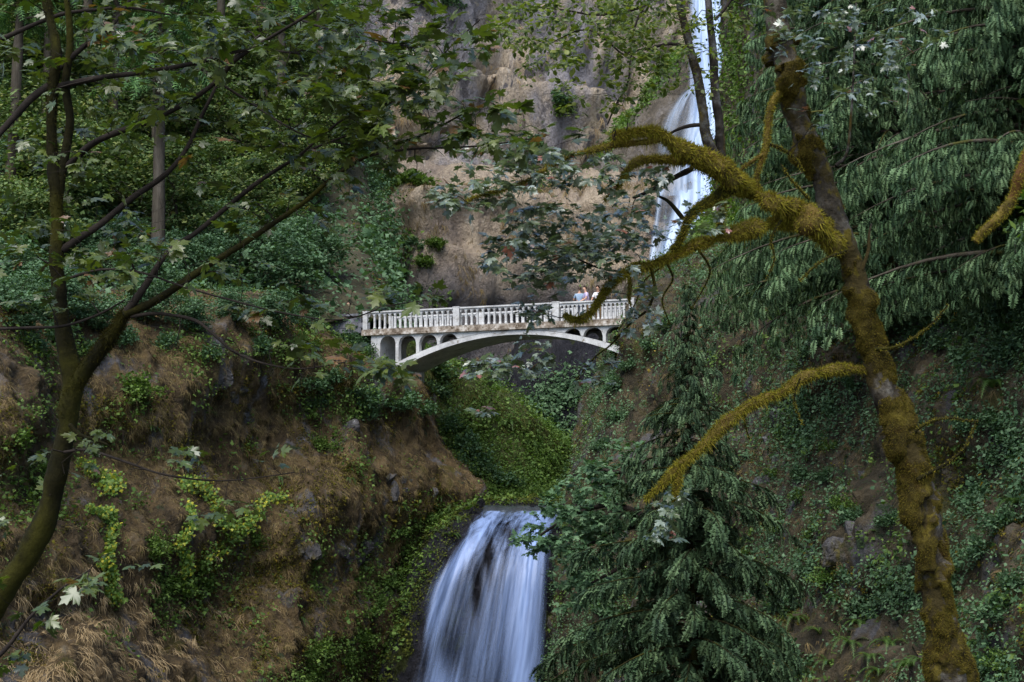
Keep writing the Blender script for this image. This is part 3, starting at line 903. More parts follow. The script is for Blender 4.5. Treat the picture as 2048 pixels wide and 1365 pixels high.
# old stone wall of the trail that leads onto the bridge
SW = MB()
for k in range(26):
    x = -.25 - k * .34
    for r_ in range(3):
        rr = np.random.default_rng(k * 7 + r_)
        SW.box((x + (r_ % 2) * .17, .15 + rr.normal(0, .015), -.95 + r_ * .27 + .0), (.165, .17, .13))
SW.box((-4.6, .15, -.13), (4.4, .22, .06))
sw = SW.build('stone_wall', MT['stone'])
sw.location = O0; sw.rotation_euler = (0, 0, BR.rotation_euler[2] + .05)
tag(sw, 'low grey stone wall along the trail at the end of the bridge', 'wall')
tr = MB(); tr.box((-8, 1.7, -1.20), (8.0, 1.4, .12)); tr = tr.build('path', MT['ground']); tr.location = O0; tr.rotation_euler = (0, 0, BR.rotation_euler[2] + .05)
tag(tr, 'trail leading onto the bridge', None, None, 'structure')

# ------------------------------------------------------------------ people
def skinned(name, pts, eds, rad, mat, parent, root=0, sub=1):
    me = bpy.data.meshes.new(name)
    me.from_pydata([tuple(p) for p in pts], eds, [])
    me.materials.append(mat)
    o = bpy.data.objects.new(name, me); COL.objects.link(o); o.parent = parent
    m = o.modifiers.new('skin', 'SKIN'); m.use_smooth_shade = True
    if not me.skin_vertices: me.attributes  # layer is made with the modifier
    sv = me.skin_vertices[0].data
    for i, r in enumerate(rad):
        sv[i].radius = (r, r) if np.isscalar(r) else r
        sv[i].use_root = (i == root)
    s = o.modifiers.new('sub', 'SUBSURF'); s.levels = sub; s.render_levels = sub
    return o
skin_m = plain('skin', (.45, .26, .18), .6, .05)
def person(loc, rz, shirt, pants, hair, label, lean=0.0, arms=((.30, .05, 1.15), (.22, .25, 1.0))):
    t = empty('person', loc, rz)
    tag(t, label, 'person')
    J = {'pel': (0, 0, .95), 'sp': (0, -.01 + lean * .3, 1.15), 'ch': (0, lean * .7, 1.36), 'nk': (0, lean, 1.48), 'hb': (0, lean + .015, 1.56), 'hd': (0, lean + .03, 1.66), 'ht': (0, lean + .01, 1.75)}
    pts = [J[k] for k in ('pel', 'sp', 'ch', 'nk', 'hb', 'hd', 'ht')]
    eds = [(i, i + 1) for i in range(6)]
    rad = [(.15, .11), (.13, .10), (.16, .11), (.05, .05), (.065, .07), (.078, .095), (.05, .06)]
    for s in (-1, 1):
        k = len(pts)
        hx, hy, hz = arms[0]
        fx, fy, fz = arms[1]
        pts += [(s * .18, lean * .8, 1.40), (s * hx, lean + hy, hz), (s * fx, lean + hy + fy, fz), (s * fx, lean + hy + fy + .07, fz - .03)]
        eds += [(2, k), (k, k + 1), (k + 1, k + 2), (k + 2, k + 3)]
        rad += [.055, .042, .03, (.04, .02)]
        h = len(pts) - 1
        for f in range(4):
            pts.append((s * fx + (f - 1.5) * .018, pts[h][1] + .075 + .008 * (f in (1, 2)), fz - .06)); eds.append((h, len(pts) - 1)); rad.append(.009)
        pts.append((s * (fx - .05), pts[h][1] + .03, fz - .03)); eds.append((h, len(pts) - 1)); rad.append(.011)
    for s in (-1, 1):
        k = len(pts)
        pts += [(s * .09, 0, .88), (s * .10, .01, .5), (s * .10, -.02, .09), (s * .11, .13, .04)]
        eds += [(0, k), (k, k + 1), (k + 1, k + 2), (k + 2, k + 3)]
        rad += [.085, .058, .042, .04]
    n0 = len(pts)
    pts.append((0, lean + .135, 1.645)); eds.append((5, n0)); rad.append(.018)   # nose
    skinned('body', pts, eds, rad, skin_m, t)
    sp = [(0, 0, .93), (0, lean * .3, 1.15), (0, lean * .7, 1.36), (0, lean * .9, 1.44)]
    se = [(0, 1), (1, 2), (2, 3)]; sr = [(.175, .13), (.16, .12), (.185, .13), (.09, .08)]
    for s in (-1, 1):
        k = len(sp); hx, hy, hz = arms[0]
        sp += [(s * .19, lean * .8, 1.40), (s * (.19 + (hx - .19) * .8), lean * .9 + hy * .8, 1.40 + (hz - 1.40) * .8)]
        se += [(2, k), (k, k + 1)]; sr += [.072, .06]
    skinned('shirt', sp, se, sr, shirt, t)
    lp = [(0, 0, .96)]; le = []; lr = [(.165, .12)]
    for s in (-1, 1):
        k = len(lp)
        lp += [(s * .09, 0, .86), (s * .10, .01, .5), (s * .10, -.01, .13)]
        le += [(0, k), (k, k + 1), (k + 1, k + 2)]; lr += [.10, .072, .062]
    skinned('trousers', lp, le, lr, pants, t)
    a = np.linspace(0, 2 * math.pi, 13)[:-1]
    mb = MB(); V = []
    for i_, ph in enumerate(np.linspace(-.35, math.pi / 2, 7)):
        for q in a:
            back = 1.0 if math.sin(q) < .35 else (.0 if ph < .5 else 1)
            rr = .098 * math.cos(ph)
            V.append((rr * math.cos(q), lean + .01 + rr * 1.15 * math.sin(q) - .02 * (1 - back), 1.685 + .1 * math.sin(ph) * (1 if ph > 0 else 1) + (.09 if back == 0 and ph < .5 else 0)))
    F = [(i_ * 12 + j_, i_ * 12 + (j_ + 1) % 12, i_ * 12 + 12 + (j_ + 1) % 12, i_ * 12 + 12 + j_) for i_ in range(6) for j_ in range(12)]
    mb.add(V, F).build('hair', hair, t, True)
    return t
cl_blue = plain('grey_blue_shirt', (.22, .30, .40), .9, .08); cl_lil = plain('lilac_shirt', (.42, .36, .52), .9, .35, 14); cl_wh = plain('white_shirt', (.8, .8, .8), .9, .04)
cl_dark = plain('dark_jacket', (.03, .04, .06), .9, .1); jean = plain('jeans', (.05, .09, .17), .9, .1); hair1 = plain('brown_hair', (.03, .018, .01), .6, .1); khaki = plain('khaki', (.25, .16, .09), .9, .1)
def on_bridge(px, y): return O0 + ex * s_of(px) + eyv * y - Z * .985
br = BR.rotation_euler[2]
person(on_bridge(1148, .75), br + .3, cl_blue, jean, hair1, 'person in a grey-blue shirt standing tall at the bridge railing', 0.02)
person(on_bridge(1166, .62), br + 2.2, cl_lil, khaki, hair1, 'person in a lilac patterned shirt leaning at the railing between two others', .10)
person(on_bridge(1187, .7), br + 3.0, cl_wh, khaki, hair1, 'person in a white shirt at the bridge railing behind a mossy twig', .05)
t_ = person(O0 + ex * s_of(683) + eyv * .85 - Z * 1.08, 1.9, cl_dark, jean, hair1, 'person in a dark jacket walking on the trail beyond the stone wall', .04)
# ------------------------------------------------------------------ growing trees
LEAF = maple_leaf(); SLEAF = small_leaf(); FLEAF = far_leaf()
MAXDEF = None

def grow(nodes, rads, targets, rng, sag=.1, r0=.006, rl=.006, wander=.12):
    """join every target to the nearest point of the growing skeleton; returns twigs (n x 4)"""
    N = list(np.asarray(nodes)); Rr = list(rads)
    N = np.array(N); Rr = np.array(Rr)
    d0 = np.array([np.min(np.linalg.norm(N - t, axis=1)) for t in targets])
    cap = len(N) + len(targets) * 8 + 8
    A = np.zeros((cap, 3)); B = np.zeros(cap); n = len(N); A[:n] = N; B[:n] = Rr
    tw = []
    for t in targets[np.argsort(d0)]:
        dv = t - A[:n]
        dist = np.linalg.norm(dv, axis=1)
        i = int(np.argmin(dist + np.maximum(0, -dv[:, 2]) * .3))
        p, L = A[i], dist[i]
        if L < .02: continue
        k = max(4, min(9, int(L / .12) + 3))
        s = np.linspace(0, 1, k)[:, None]
        w = rng.normal(0, 1, 3) * wander * L
        w2 = rng.normal(0, 1, 3) * wander * L * .5
        c = p * (1 - s) + t * s + w * np.sin(s * math.pi) + w2 * np.sin(s * 2 * math.pi) + Z * sag * L * np.sin(s * math.pi)
        ra = min(B[i] * .75, r0 + rl * L)
        rb = max(ra * .35, .0012)
        rr = ra + (rb - ra) * s[:, 0]
        tw.append(np.c_[c, rr])
        m = k - 1
        A[n:n + m] = c[1:]; B[n:n + m] = rr[1:]; n += m
    return tw

def leaves_on(twigs, rng, per=6, size=.12, spread=.10, droop=.45, flat=.35, tail=.5, face=.45):
    """leaf positions / directions along the outer part of every twig, blades turned to the sky"""
    Pp, Fd, Up, S = [], [], [], []
    for t in twigs:
        n = rng.poisson(per) + 1
        s = 1 - tail * rng.random(n) ** 1.3
        k = np.clip(s * (len(t) - 1), 0, len(t) - 1.001); i = k.astype(int); f = (k - i)[:, None]
        p = t[i, :3] * (1 - f) + t[i + 1, :3] * f
        d = norm(t[-1, :3] - t[max(0, len(t) - 3), :3])
        a = rng.normal(0, 1, (n, 3)); a[:, 2] *= .3
        fd = norm(d * .5 + norm(a) * 1.0 - Z * droop * rng.random((n, 1)) * 1.5 - np.array([0, face, 0]))
        Pp.append(p + fd * spread * rng.random((n, 1))); Fd.append(fd)
        Up.append(norm(Z - np.array([0, face * .5, 0]) + rng.normal(0, flat, (n, 3)))); S.append(size * (.55 + .6 * rng.random(n)))
    return np.concatenate(Pp), np.concatenate(Fd), np.concatenate(Up), np.concatenate(S)

def targets_in(ells, rng):
    """ells: (px, py, rx, ry, n, depth0, depth1)"""
    T = []
    for cx, cy, rx, ry, n, d0, d1 in ells:
        a = rng.random(n) * 2 * math.pi; r = np.sqrt(rng.random(n))
        T.append(P(cx + rx * r * np.cos(a), cy + ry * r * np.sin(a), d0 + (d1 - d0) * rng.random(n)))
    return np.concatenate(T)

def twig_mesh(mb, twigs, K=4, mi=0):
    for t in twigs:
        tube(t, K, mb=mb, mi=mi, cap=False)

# ---- dark maple close to the camera
rng = np.random.default_rng(5)
MA = empty('maple_tree', P(-60, 1260, 8.2))
tag(MA, 'dark big-leaf maple with a curved mossy trunk and long slanting limbs reaching over the bank', 'tree')
off = np.array(MA.location)
def mossy_tube(parent, spec, off, K=52, seed=0, nf=190000, thick=.042, cover=.0):
    Y = limb_path(spec, 0, seed)
    Y = catmull(Y[::2], 4)
    V, D, F = tube(Y, K, .30, 3.0, seed, None)
    q = V * np.array([1, 1, .75])
    m = smooth(fbm(q * 2.1, 4, 78) + .7 * fbm(q * 6, 3, 79) + cover, -.02, .16)
    lump_ = np.maximum(0, fbm(q * 3.4, 3, 80) + .20) * 2.4 + .5 * np.maximum(0, fbm(q * 9, 3, 82))
    V = V + D * (m * thick * (.35 + lump_))[..., None] - Z * (m * thick * .5 * lump_)[..., None]
    V = V + D * (.012 * (1 - m) * fbm(q * 14, 3, 83))[..., None]
    fm = m[:-1, :].ravel() > .35
    mb = MB(); mb.add(V, F[~fm], 0); n0 = mb.n
    mb.F.append(F[fm]); mb.M.append(np.full(fm.sum(), 1))
    mf = lambda p, d: smooth(fbm(p * np.array([1, 1, .75]) * 2.1, 4, 78) + .7 * fbm(p * np.array([1, 1, .75]) * 6, 3, 79) + cover, -.06, .16)
    fuzz(V, D, nf, .030, .007, np.random.default_rng(seed), mb, 2, droop=.6, bias=mf)
    mb.build('trunk', [MT['bark_pale'], MT['moss_mat'], MT['moss_trunk']], parent, True, offset=off)
    return Y
def limb(parent, name, spec, mat, K=10, lump=.12, freq=9, seed=0, wob=.0, fz=None, off=None):
    Y = limb_path(spec, wob, seed)
    mb = MB(); V, D, F = tube(Y, K, lump, freq, seed, mb)
    if fz:
        n, ln, wd = fz
        fuzz(V, D, int(n), ln, wd, np.random.default_rng(seed), mb, 1, bias=FZB)
        if ln > .035: fuzz(V, D, int(n * .14), ln * 1.9, wd, np.random.default_rng(seed + 1), mb, 1, droop=1.6, bias=lambda p, d: smooth(fbm(p * 3.3, 3, 55), .0, .4))
    o = mb.build(name, [mat, MOSSF], parent, True, offset=off)
    return Y
FZB = lambda p, d: np.clip(.30 + .5 * d[:, 2] + 1.1 * (fbm(p * 3.1, 3, 77) + .2), 0, 1)
A_L = []
def la(name, d, spec, mat, **k):
    spec = [(q[0], q[1], q[2] * .80) + tuple(q[3:]) for q in spec]
    Y = limb(MA, name, [(x, y, dd, w) for (x, y, w, dd) in [(*q, d) if len(q) == 3 else q for q in spec]], mat, off=off, **k); A_L.append(Y)
mossy, dark = MT['bark_mossy'], MT['bark_dark']
MOSSF = MT['moss_dark']
la('trunk', 8.2, [(-90, 1290, 78), (-20, 1212, 70), (45, 1130, 62), (92, 1030, 56), (122, 910, 52), (142, 800, 50), (146, 755, 50), (130, 680, 42), (119, 600, 40), (113, 520, 38), (114, 440, 34), (113, 380, 32), (106, 330, 28), (103, 250, 24), (106, 180, 24), (112, 100, 24), (100, 40, 20, 8.3), (82, -60, 16, 8.4)], mossy, K=20, seed=1, lump=.35, freq=6, fz=(16000, .022, .0045))
la('limb', 8.2, [(116, 400, 22), (130, 310, 22), (140, 240, 20), (131, 170, 20), (140, 95, 18), (136, 20, 16), (122, -70, 12)], mossy, seed=2, fz=(1200, .018, .004))
la('limb', 8.2, [(138, 790, 30), (180, 728, 36, 8.15), (222, 675, 36, 8.1), (243, 640, 34, 8.05), (256, 622, 28, 8.05)], mossy, K=14, seed=3, lump=.4, freq=6, fz=(6000, .025, .0045))
la('limb', 8.0, [(250, 628, 24), (300, 608, 21), (345, 580, 19, 7.9), (405, 538, 18, 7.9), (470, 498, 16, 7.8), (540, 452, 14, 7.8), (612, 402, 12, 7.7), (676, 348, 10, 7.7), (760, 300, 8, 7.6), (850, 268, 6, 7.6), (950, 215, 4, 7.5)], MT['bark_mossy'], seed=4, fz=(1500, .018, .004))
la('limb', 8.0, [(252, 626, 20), (292, 570, 17), (335, 506, 14, 8.1), (392, 466, 13, 8.2), (450, 418, 12, 8.3), (520, 362, 11, 8.3), (590, 318, 8, 8.4), (640, 292, 6, 8.4), (720, 262, 4, 8.5)], dark, seed=5)
la('limb', 8.2, [(126, 500, 22), (160, 476, 19), (202, 448, 17), (262, 398, 15, 8.3), (330, 350, 14, 8.4), (372, 300, 11, 8.5), (400, 240, 10, 8.6), (422, 195, 8, 8.6), (455, 130, 7, 8.7), (520, 70, 5, 8.8)], dark, seed=6)
la('limb', 8.2, [(136, 332, 18), (182, 290, 16, 8.1), (232, 266, 15, 8.0), (300, 242, 14, 8.0), (372, 206, 13, 7.9), (430, 166, 12, 7.9), (472, 120, 11, 7.8), (530, 82, 9, 7.8), (600, 40, 8, 7.7), (670, -5, 6, 7.7)], dark, seed=7)
la('limb', 8.2, [(122, 172, 17), (200, 156, 14, 8.0), (302, 143, 13, 7.9), (400, 124, 11, 7.8), (462, 106, 9, 7.7), (520, 100, 7, 7.7), (600, 108, 5, 7.6)], dark, seed=8)
la('limb', 8.2, [(98, 172, 20), (62, 198, 18), (18, 246, 17, 8.1), (-50, 320, 15, 8.0)], dark, seed=9)
la('limb', 8.2, [(104, 150, 16), (140, 118, 14), (170, 92, 12), (216, 60, 10, 8.3), (260, 0, 8, 8.4), (280, -60, 6, 8.4)], dark, seed=10)
la('limb', 8.6, [(-40, 100, 13), (40, 62, 12), (120, 30, 10), (190, 20, 8), (260, 16, 7), (340, 30, 5)], dark, seed=11)
la('limb', 8.0, [(262, 634, 10), (300, 628, 9), (340, 630, 9), (392, 642, 9, 7.9), (430, 672, 8, 7.8), (470, 705, 7, 7.7), (530, 728, 5, 7.6), (600, 738, 4, 7.6), (690, 725, 3, 7.6)], dark, seed=12)
la('limb', 8.1, [(128, 560, 8), (200, 540, 6), (280, 545, 6, 7.9), (370, 575, 5, 7.8), (460, 600, 5, 7.7), (560, 625, 4, 7.6), (680, 640, 4, 7.6), (780, 612, 3, 7.5), (860, 600, 3, 7.5)], dark, seed=13)
la('limb', 8.1, [(128, 905, 9), (170, 900, 7), (215, 912, 7), (262, 928, 6, 7.9), (330, 950, 5, 7.8), (430, 962, 4, 7.8), (520, 955, 3, 7.8), (590, 945, 3, 7.8)], dark, seed=14)
la('limb', 8.0, [(140, 850, 12), (158, 870, 10), (190, 880, 8), (215, 890, 5)], mossy, seed=15)
la('limb', 7.6, [(-60, 1360, 14), (10, 1300, 12), (60, 1235, 8), (120, 1180, 6), (180, 1140, 4)], dark, seed=16)
la('limb', 7.6, [(-50, 660, 8), (60, 656, 8), (130, 652, 7), (200, 628, 6, 7.7), (250, 600, 4)], dark, seed=17)
la('limb', 8.0, [(395, 130, 8), (430, 160, 7), (500, 205, 6), (560, 245, 5, 7.8), (620, 275, 4, 7.8), (700, 290, 3)], dark, seed=18)
la('limb', 8.0, [(600, 40, 6), (660, 60, 6, 7.7), (720, 75, 5, 7.6), (800, 90, 4, 7.6), (880, 110, 3, 7.6)], dark, seed=19)
la('limb', 7.9, [(676, 348, 8), (740, 312, 7), (830, 298, 6), (900, 296, 5), (980, 290, 4), (1080, 275, 3)], dark, seed=20)
la('limb', 7.9, [(590, 318, 7), (700, 230, 6), (790, 200, 5), (850, 150, 4), (905, 90, 4), (960, 40, 3)], dark, seed=21)
nodes = np.concatenate([Y[::2, :3] for Y in A_L]); rads = np.concatenate([Y[::2, 3] for Y in A_L])
tgt = targets_in([
    (110, 60, 180, 110, 60, 7.4, 9.4), (330, 60, 200, 90, 85, 7.2, 9.2), (560, 70, 180, 110, 120, 7.0, 9.0), (720, 140, 170, 130, 150, 6.9, 8.6),
    (830, 215, 150, 90, 110, 6.9, 8.2), (930, 120, 80, 75, 26, 6.9, 7.8), (985, 235, 80, 55, 22, 6.8, 7.6), (600, 250, 170, 90, 70, 7.1, 8.6), (380, 200, 200, 100, 45, 7.3, 9), (200, 250, 180, 120, 40, 7.5, 9.2),
    (790, 50, 160, 70, 24, 7.0, 8.2), (60, 400, 130, 160, 34, 7.4, 9.2), (40, 570, 140, 70, 26, 7.2, 8.8), (300, 420, 200, 100, 26, 7.4, 9), (560, 400, 170, 90, 20, 7.2, 8.4),
    (740, 320, 110, 50, 26, 7.1, 8.2), (250, 520, 130, 50, 24, 7.3, 8.4), (470, 560, 120, 60, 14, 7.2, 8.2), (560, 640, 130, 50, 14, 7.2, 8.0), (730, 590, 60, 40, 10, 7.1, 7.7), (860, 605, 50, 20, 5, 7.1, 7.6),
    (630, 720, 150, 34, 20, 7.0, 7.8), (800, 745, 60, 18, 7, 7.0, 7.6), (300, 935, 210, 40, 18, 7.2, 8.2), (540, 930, 120, 30, 7, 7.3, 8.0), (170, 860, 90, 40, 6, 7.4, 8.2), (40, 980, 80, 90, 18, 7.2, 8.4), (60, 1190, 130, 70, 14, 7, 8),
    (60, 1320, 110, 50, 8, 6.8, 7.8), (420, 1010, 90, 60, 7, 7.4, 8.2), (1060, 290, 60, 30, 6, 6.7, 7.2), (1160, 262, 22, 12, 2, 6.6, 6.9), (300, 1110, 120, 60, 6, 7.5, 8.2)], rng)
tp = proj(tgt)
kp = np.where(tp[1] > 820, .35, np.where((tp[0] > 480) & (tp[1] < 350), .66, .60))
kp = np.where((abs(tp[0] - 690) < 40) & (abs(tp[1] - 600) < 40), 0, kp)
tgt = tgt[rng.random(len(tgt)) < kp]
tgt = np.concatenate([tgt, targets_in([(250, -330, 500, 250, 170, 7, 11), (750, -300, 250, 200, 60, 6.5, 9), (300, -900, 700, 350, 150, 6, 12)], rng)])  # crown carried on above the view, added to shade the foreground
tw = grow(nodes, rads, tgt, rng, sag=.05, r0=.0035, rl=.0045, wander=.09)
tb = targets_in([(350, 200, 380, 220, 110, 7.2, 9.2), (750, 150, 250, 150, 60, 6.9, 8.6), (300, 480, 280, 150, 50, 7.3, 8.8), (650, 450, 150, 120, 26, 7.2, 8.2), (200, 980, 200, 100, 16, 7.3, 8.2), (500, 660, 250, 60, 20, 7.2, 8)], rng)
twb = grow(np.concatenate([nodes] + [t[:, :3] for t in tw[::2]]), np.concatenate([rads] + [t[:, 3] for t in tw[::2]]), tb, rng, sag=.06, r0=.0035, rl=.003, wander=.12)
p, f, u, s = leaves_on(tw, rng, per=4.8, size=.070, spread=.07, droop=.30, flat=.36, tail=.55)
s = s * (.65 + .75 * rng.random(len(s)))
mb = MB(); stamp(mb, LEAF[0], LEAF[1], p, f, u, s); twig_mesh(mb, tw + twb, 4, 1)
mb.build('crown', [MT['leaf_near'], dark], MA, offset=off)
del mb

# ---- great mossy maple
MOSSF = MT['moss']
rng = np.random.default_rng(9)
MM = empty('mossy_maple', P(1905, 1460, 17.0)); offm = np.array(MM.location)
tag(MM, 'old maple with a thick leaning trunk and arching limbs wrapped in golden moss', 'tree')
M_L = []
FZB = lambda p, d: np.clip(.35 + .35 * d[:, 2] + 1.6 * fbm(p * 1.6, 3, 78), 0, 1)
def lm(name, d, spec, mat, **k):
    spec = [(q[0], q[1], q[2] * .68) + tuple(q[3:]) for q in spec]
    Y = limb(MM, name, [(x, y, dd, w) for (x, y, w, dd) in [(*q, d) if len(q) == 3 else q for q in spec]], mat, off=offm, **k); M_L.append(Y)
base, pale = MT['moss_base'], MT['bark_pale']
TRK = ([(1522, -90, 58, 17.4), (1548, 0, 60, 17.3), (1560, 80, 64, 17.2), (1580, 150, 60), (1590, 220, 62), (1612, 290, 66), (1642, 350, 68), (1667, 430, 70), (1692, 500, 66), (1712, 560, 64), (1728, 620, 66), (1742, 680, 70), (1764, 760, 84, 16.9), (1790, 830, 88, 16.9), (1812, 900, 90, 16.8), (1834, 970, 100, 16.8), (1853, 1060, 100, 16.8), (1866, 1150, 100, 16.8), (1882, 1240, 115, 16.8), (1897, 1320, 135, 16.8), (1912, 1400, 160, 16.8), (1925, 1500, 190, 16.8)])
TRK = [(q[0], q[1], q[3] if len(q) == 4 else 17, q[2] * (.70 - .18 * float(smooth(q[1], 750, 1200)))) for q in TRK]
M_L.append(mossy_tube(MM, TRK, offm, seed=31, cover=-.02))
FZB = lambda p, d: np.clip(.75 + .3 * d[:, 2], 0, 1)
lm('limb', 16.5, [(1672, 492, 50, 16.9), (1625, 452, 52), (1582, 424, 50), (1540, 404, 50, 16.2), (1500, 384, 50), (1470, 360, 60, 15.8), (1432, 340, 62, 15.6), (1392, 318, 48, 15.5), (1352, 294, 36, 15.3), (1312, 268, 30, 15.2), (1270, 266, 26, 15.1), (1228, 276, 18, 15.0)],
   base, K=28, lump=1.0, freq=3.2, seed=32, fz=(26000, .055, .009))
lm('limb', 15.2, [(1318, 278, 18), (1285, 286, 19), (1240, 288, 20), (1190, 300, 17, 15.0), (1140, 313, 13, 14.9), (1100, 333, 11, 14.8), (1062, 358, 9, 14.7), (1020, 376, 8, 14.6), (975, 388, 5, 14.5), (930, 402, 4, 14.4)], base, K=12, lump=.4, freq=5, seed=33, fz=(5000, .04, .008))
lm('limb', 16.6, [(1660, 452, 40, 16.8), (1600, 442, 36), (1560, 446, 32), (1510, 458, 32, 16.2), (1460, 470, 32, 16.0), (1405, 488, 32, 15.8), (1352, 512, 28, 15.6), (1305, 527, 24, 15.5), (1265, 540, 27, 15.4), (1238, 555, 20, 15.3), (1212, 580, 13, 15.2), (1196, 605, 11, 15.1), (1175, 633, 11, 15.0), (1150, 640, 8, 15.0), (1128, 630, 5, 14.9)],
   base, K=24, lump=1.0, freq=4.0, seed=34, fz=(20000, .05, .009))
lm('branch', 15.8, [(1470, 372, 40), (1442, 388, 34), (1430, 402, 32), (1402, 413, 28, 15.7), (1376, 440, 24, 15.6), (1366, 468, 20, 15.6), (1348, 505, 18, 15.6)], mossy, K=14, lump=.3, freq=4, seed=35, fz=(5000, .04, .008))
lm('branch', 15.8, [(1438, 392, 24), (1444, 420, 18), (1440, 445, 16), (1447, 466, 12)], mossy, K=12, lump=.35, seed=36, fz=(2000, .05, .008))
lm('branch', 15.6, [(1372, 324, 24), (1338, 320, 20), (1304, 320, 18, 15.5), (1275, 324, 22, 15.4), (1252, 344, 12, 15.4), (1236, 372, 7, 15.3), (1210, 400, 5, 15.3)], base, K=12, lump=.4, seed=37, fz=(4500, .045, .008))
lm('branch', 15.7, [(1385, 338, 18), (1352, 354, 15), (1322, 370, 14, 15.6), (1292, 386, 11, 15.5), (1266, 396, 8, 15.5)], dark, K=10, lump=.2, seed=38)
lm('branch', 15.6, [(1315, 392, 8), (1335, 402, 10), (1352, 420, 14), (1366, 438, 14)], mossy, K=10, lump=.2, seed=39)
lm('branch', 16.9, [(1584, 175, 22), (1548, 200, 20), (1536, 255, 18, 16.8), (1532, 295, 17, 16.7), (1520, 330, 14, 16.6), (1512, 362, 13, 16.6), (1520, 380, 6, 16.6)], base, K=12, lump=.25, seed=40, fz=(4500, .035, .008))
lm('branch', 16.7, [(1534, 288, 10), (1562, 298, 9), (1590, 318, 8), (1606, 344, 6)], mossy, K=8, seed=41, fz=(600, .03, .007))
lm('branch', 16.6, [(1524, 310, 10), (1500, 326, 10), (1478, 342, 9), (1460, 352, 8)], base, K=8, seed=42, fz=(900, .03, .007))
lm('limb', 16.9, [(1752, 742, 28), (1690, 738, 24), (1622, 750, 25, 16.6), (1562, 785, 28, 16.4), (1510, 806, 26, 16.2), (1462, 838, 26, 16.0), (1422, 878, 27, 15.9), (1386, 910, 22, 15.8), (1350, 940, 20, 15.7), (1322, 972, 13, 15.7), (1290, 1000, 7, 15.7)],
   base, K=22, lump=.7, freq=3.6, seed=43, fz=(13000, .045, .009))
lm('branch', 15.7, [(1362, 925, 18), (1356, 960, 20), (1350, 990, 14), (1348, 1008, 8)], base, K=12, lump=.3, seed=44, fz=(2600, .04, .008))
lm('branch', 16.9, [(1724, 540, 12), (1737, 500, 11), (1738, 470, 8), (1743, 448, 5)], pale, K=8, seed=45)
lm('branch', 16.9, [(1672, 332, 12), (1694, 305, 9), (1703, 220, 8), (1708, 120, 6), (1712, 20, 5), (1715, -60, 4)], MT['bark_alder'], K=8, seed=46)
lm('upright_stem', 15.7, [(1432, 330, 38), (1412, 272, 32), (1406, 222, 28), (1396, 160, 27), (1379, 92, 25), (1364, 30, 22), (1345, -80, 18)], MT['bark_alder'], K=14, lump=.22, freq=8, seed=47, fz=(2500, .02, .006))
lm('upright_stem', 15.9, [(1444, 335, 30), (1438, 250, 26), (1430, 180, 25), (1426, 100, 24), (1419, 30, 21), (1412, -80, 18)], MT['bark_alder'], K=14, lump=.2, freq=8, seed=48)
lm('branch', 15.7, [(1410, 250, 12), (1380, 252, 12), (1350, 262, 9), (1325, 278, 5)], dark, K=8, seed=49)
lm('branch', 15.7, [(1376, 96, 12), (1340, 90, 10), (1300, 98, 8), (1265, 108, 5), (1255, 170, 5), (1235, 210, 6), (1215, 250, 4)], dark, K=8, seed=50, wob=.02)
lm('branch', 15.9, [(1430, 40, 10), (1452, 15, 8), (1480, -30, 6)], dark, K=8, seed=51)
lm('branch', 15.5, [(1303, 532, 11), (1310, 575, 9), (1296, 618, 8), (1262, 645, 6), (1222, 690, 5), (1190, 715, 5), (1150, 760, 3)], mossy, K=8, seed=52, wob=.02, fz=(900, .025, .006))
lm('branch', 15.5, [(1256, 545, 12), (1260, 570, 10), (1258, 598, 7), (1262, 612, 3)], base, K=8, seed=53, fz=(900, .03, .007))
lm('branch', 15.4, [(1240, 545, 7), (1200, 540, 6), (1160, 525, 5), (1120, 500, 4), (1060, 500, 3)], dark, K=7, seed=54, wob=.02)
lm('branch', 15.3, [(1355, -60, 10), (1290, 10, 9), (1200, 30, 7), (1120, 20, 5), (1060, 10, 4)], dark, K=7, seed=55, wob=.03)
lm('branch', 15.2, [(1290, 10, 8), (1270, 60, 7), (1250, 110, 6), (1180, 60, 5), (1100, 90, 4)], dark, K=7, seed=56, wob=.03)
nodes = np.concatenate([Y[::2, :3] for Y in M_L[1:]]); rads = np.concatenate([Y[::2, 3] for Y in M_L[1:]])
tgt = targets_in([
    (1020, 330, 130, 45, 40, 14, 15.6), (940, 390, 80, 28, 34, 14, 15), (1060, 370, 90, 35, 24, 14, 15.3), (1180, 340, 70, 50, 22, 14.4, 15.6), (1290, 355, 60, 30, 18, 14.8, 15.8),
    (1110, 470, 140, 60, 120, 14.2, 16), (1060, 520, 100, 45, 60, 14.2, 15.8), (1180, 550, 90, 50, 34, 14.4, 15.8), (1260, 440, 80, 60, 44, 14.6, 16), (1060, 590, 50, 45, 16, 14.4, 15.4), (1120, 650, 90, 40, 5, 14.4, 15.4),
    (1030, 725, 90, 30, 18, 14.3, 15.2), (980, 740, 40, 30, 10, 14.3, 15), (970, 830, 14, 14, 4, 14.4, 14.8), (1200, 740, 60, 30, 8, 14.6, 15.6), (1290, 620, 50, 60, 16, 14.9, 15.8),
    (1390, 430, 70, 50, 12, 15.0, 15.8), (1345, 1000, 50, 30, 8, 15.3, 15.9), (1320, 1080, 40, 30, 6, 15.2, 15.9)], rng)
tp = proj(tgt); tgt = tgt[~((abs(tp[0] - 1166) < 50) & (abs(tp[1] - 582) < 28))]
tw = grow(nodes, rads, tgt, rng, sag=.04, r0=.005, rl=.006, wander=.12)
p, f, u, s = leaves_on(tw, rng, per=5.6, size=.092, spread=.09, droop=.22, flat=.34, tail=.5)
s = s * (.6 + .8 * rng.random(len(s)))
mb2 = MB(); stamp(mb2, LEAF[0], LEAF[1], p, f, u, s); twig_mesh(mb2, tw, 4, 1)
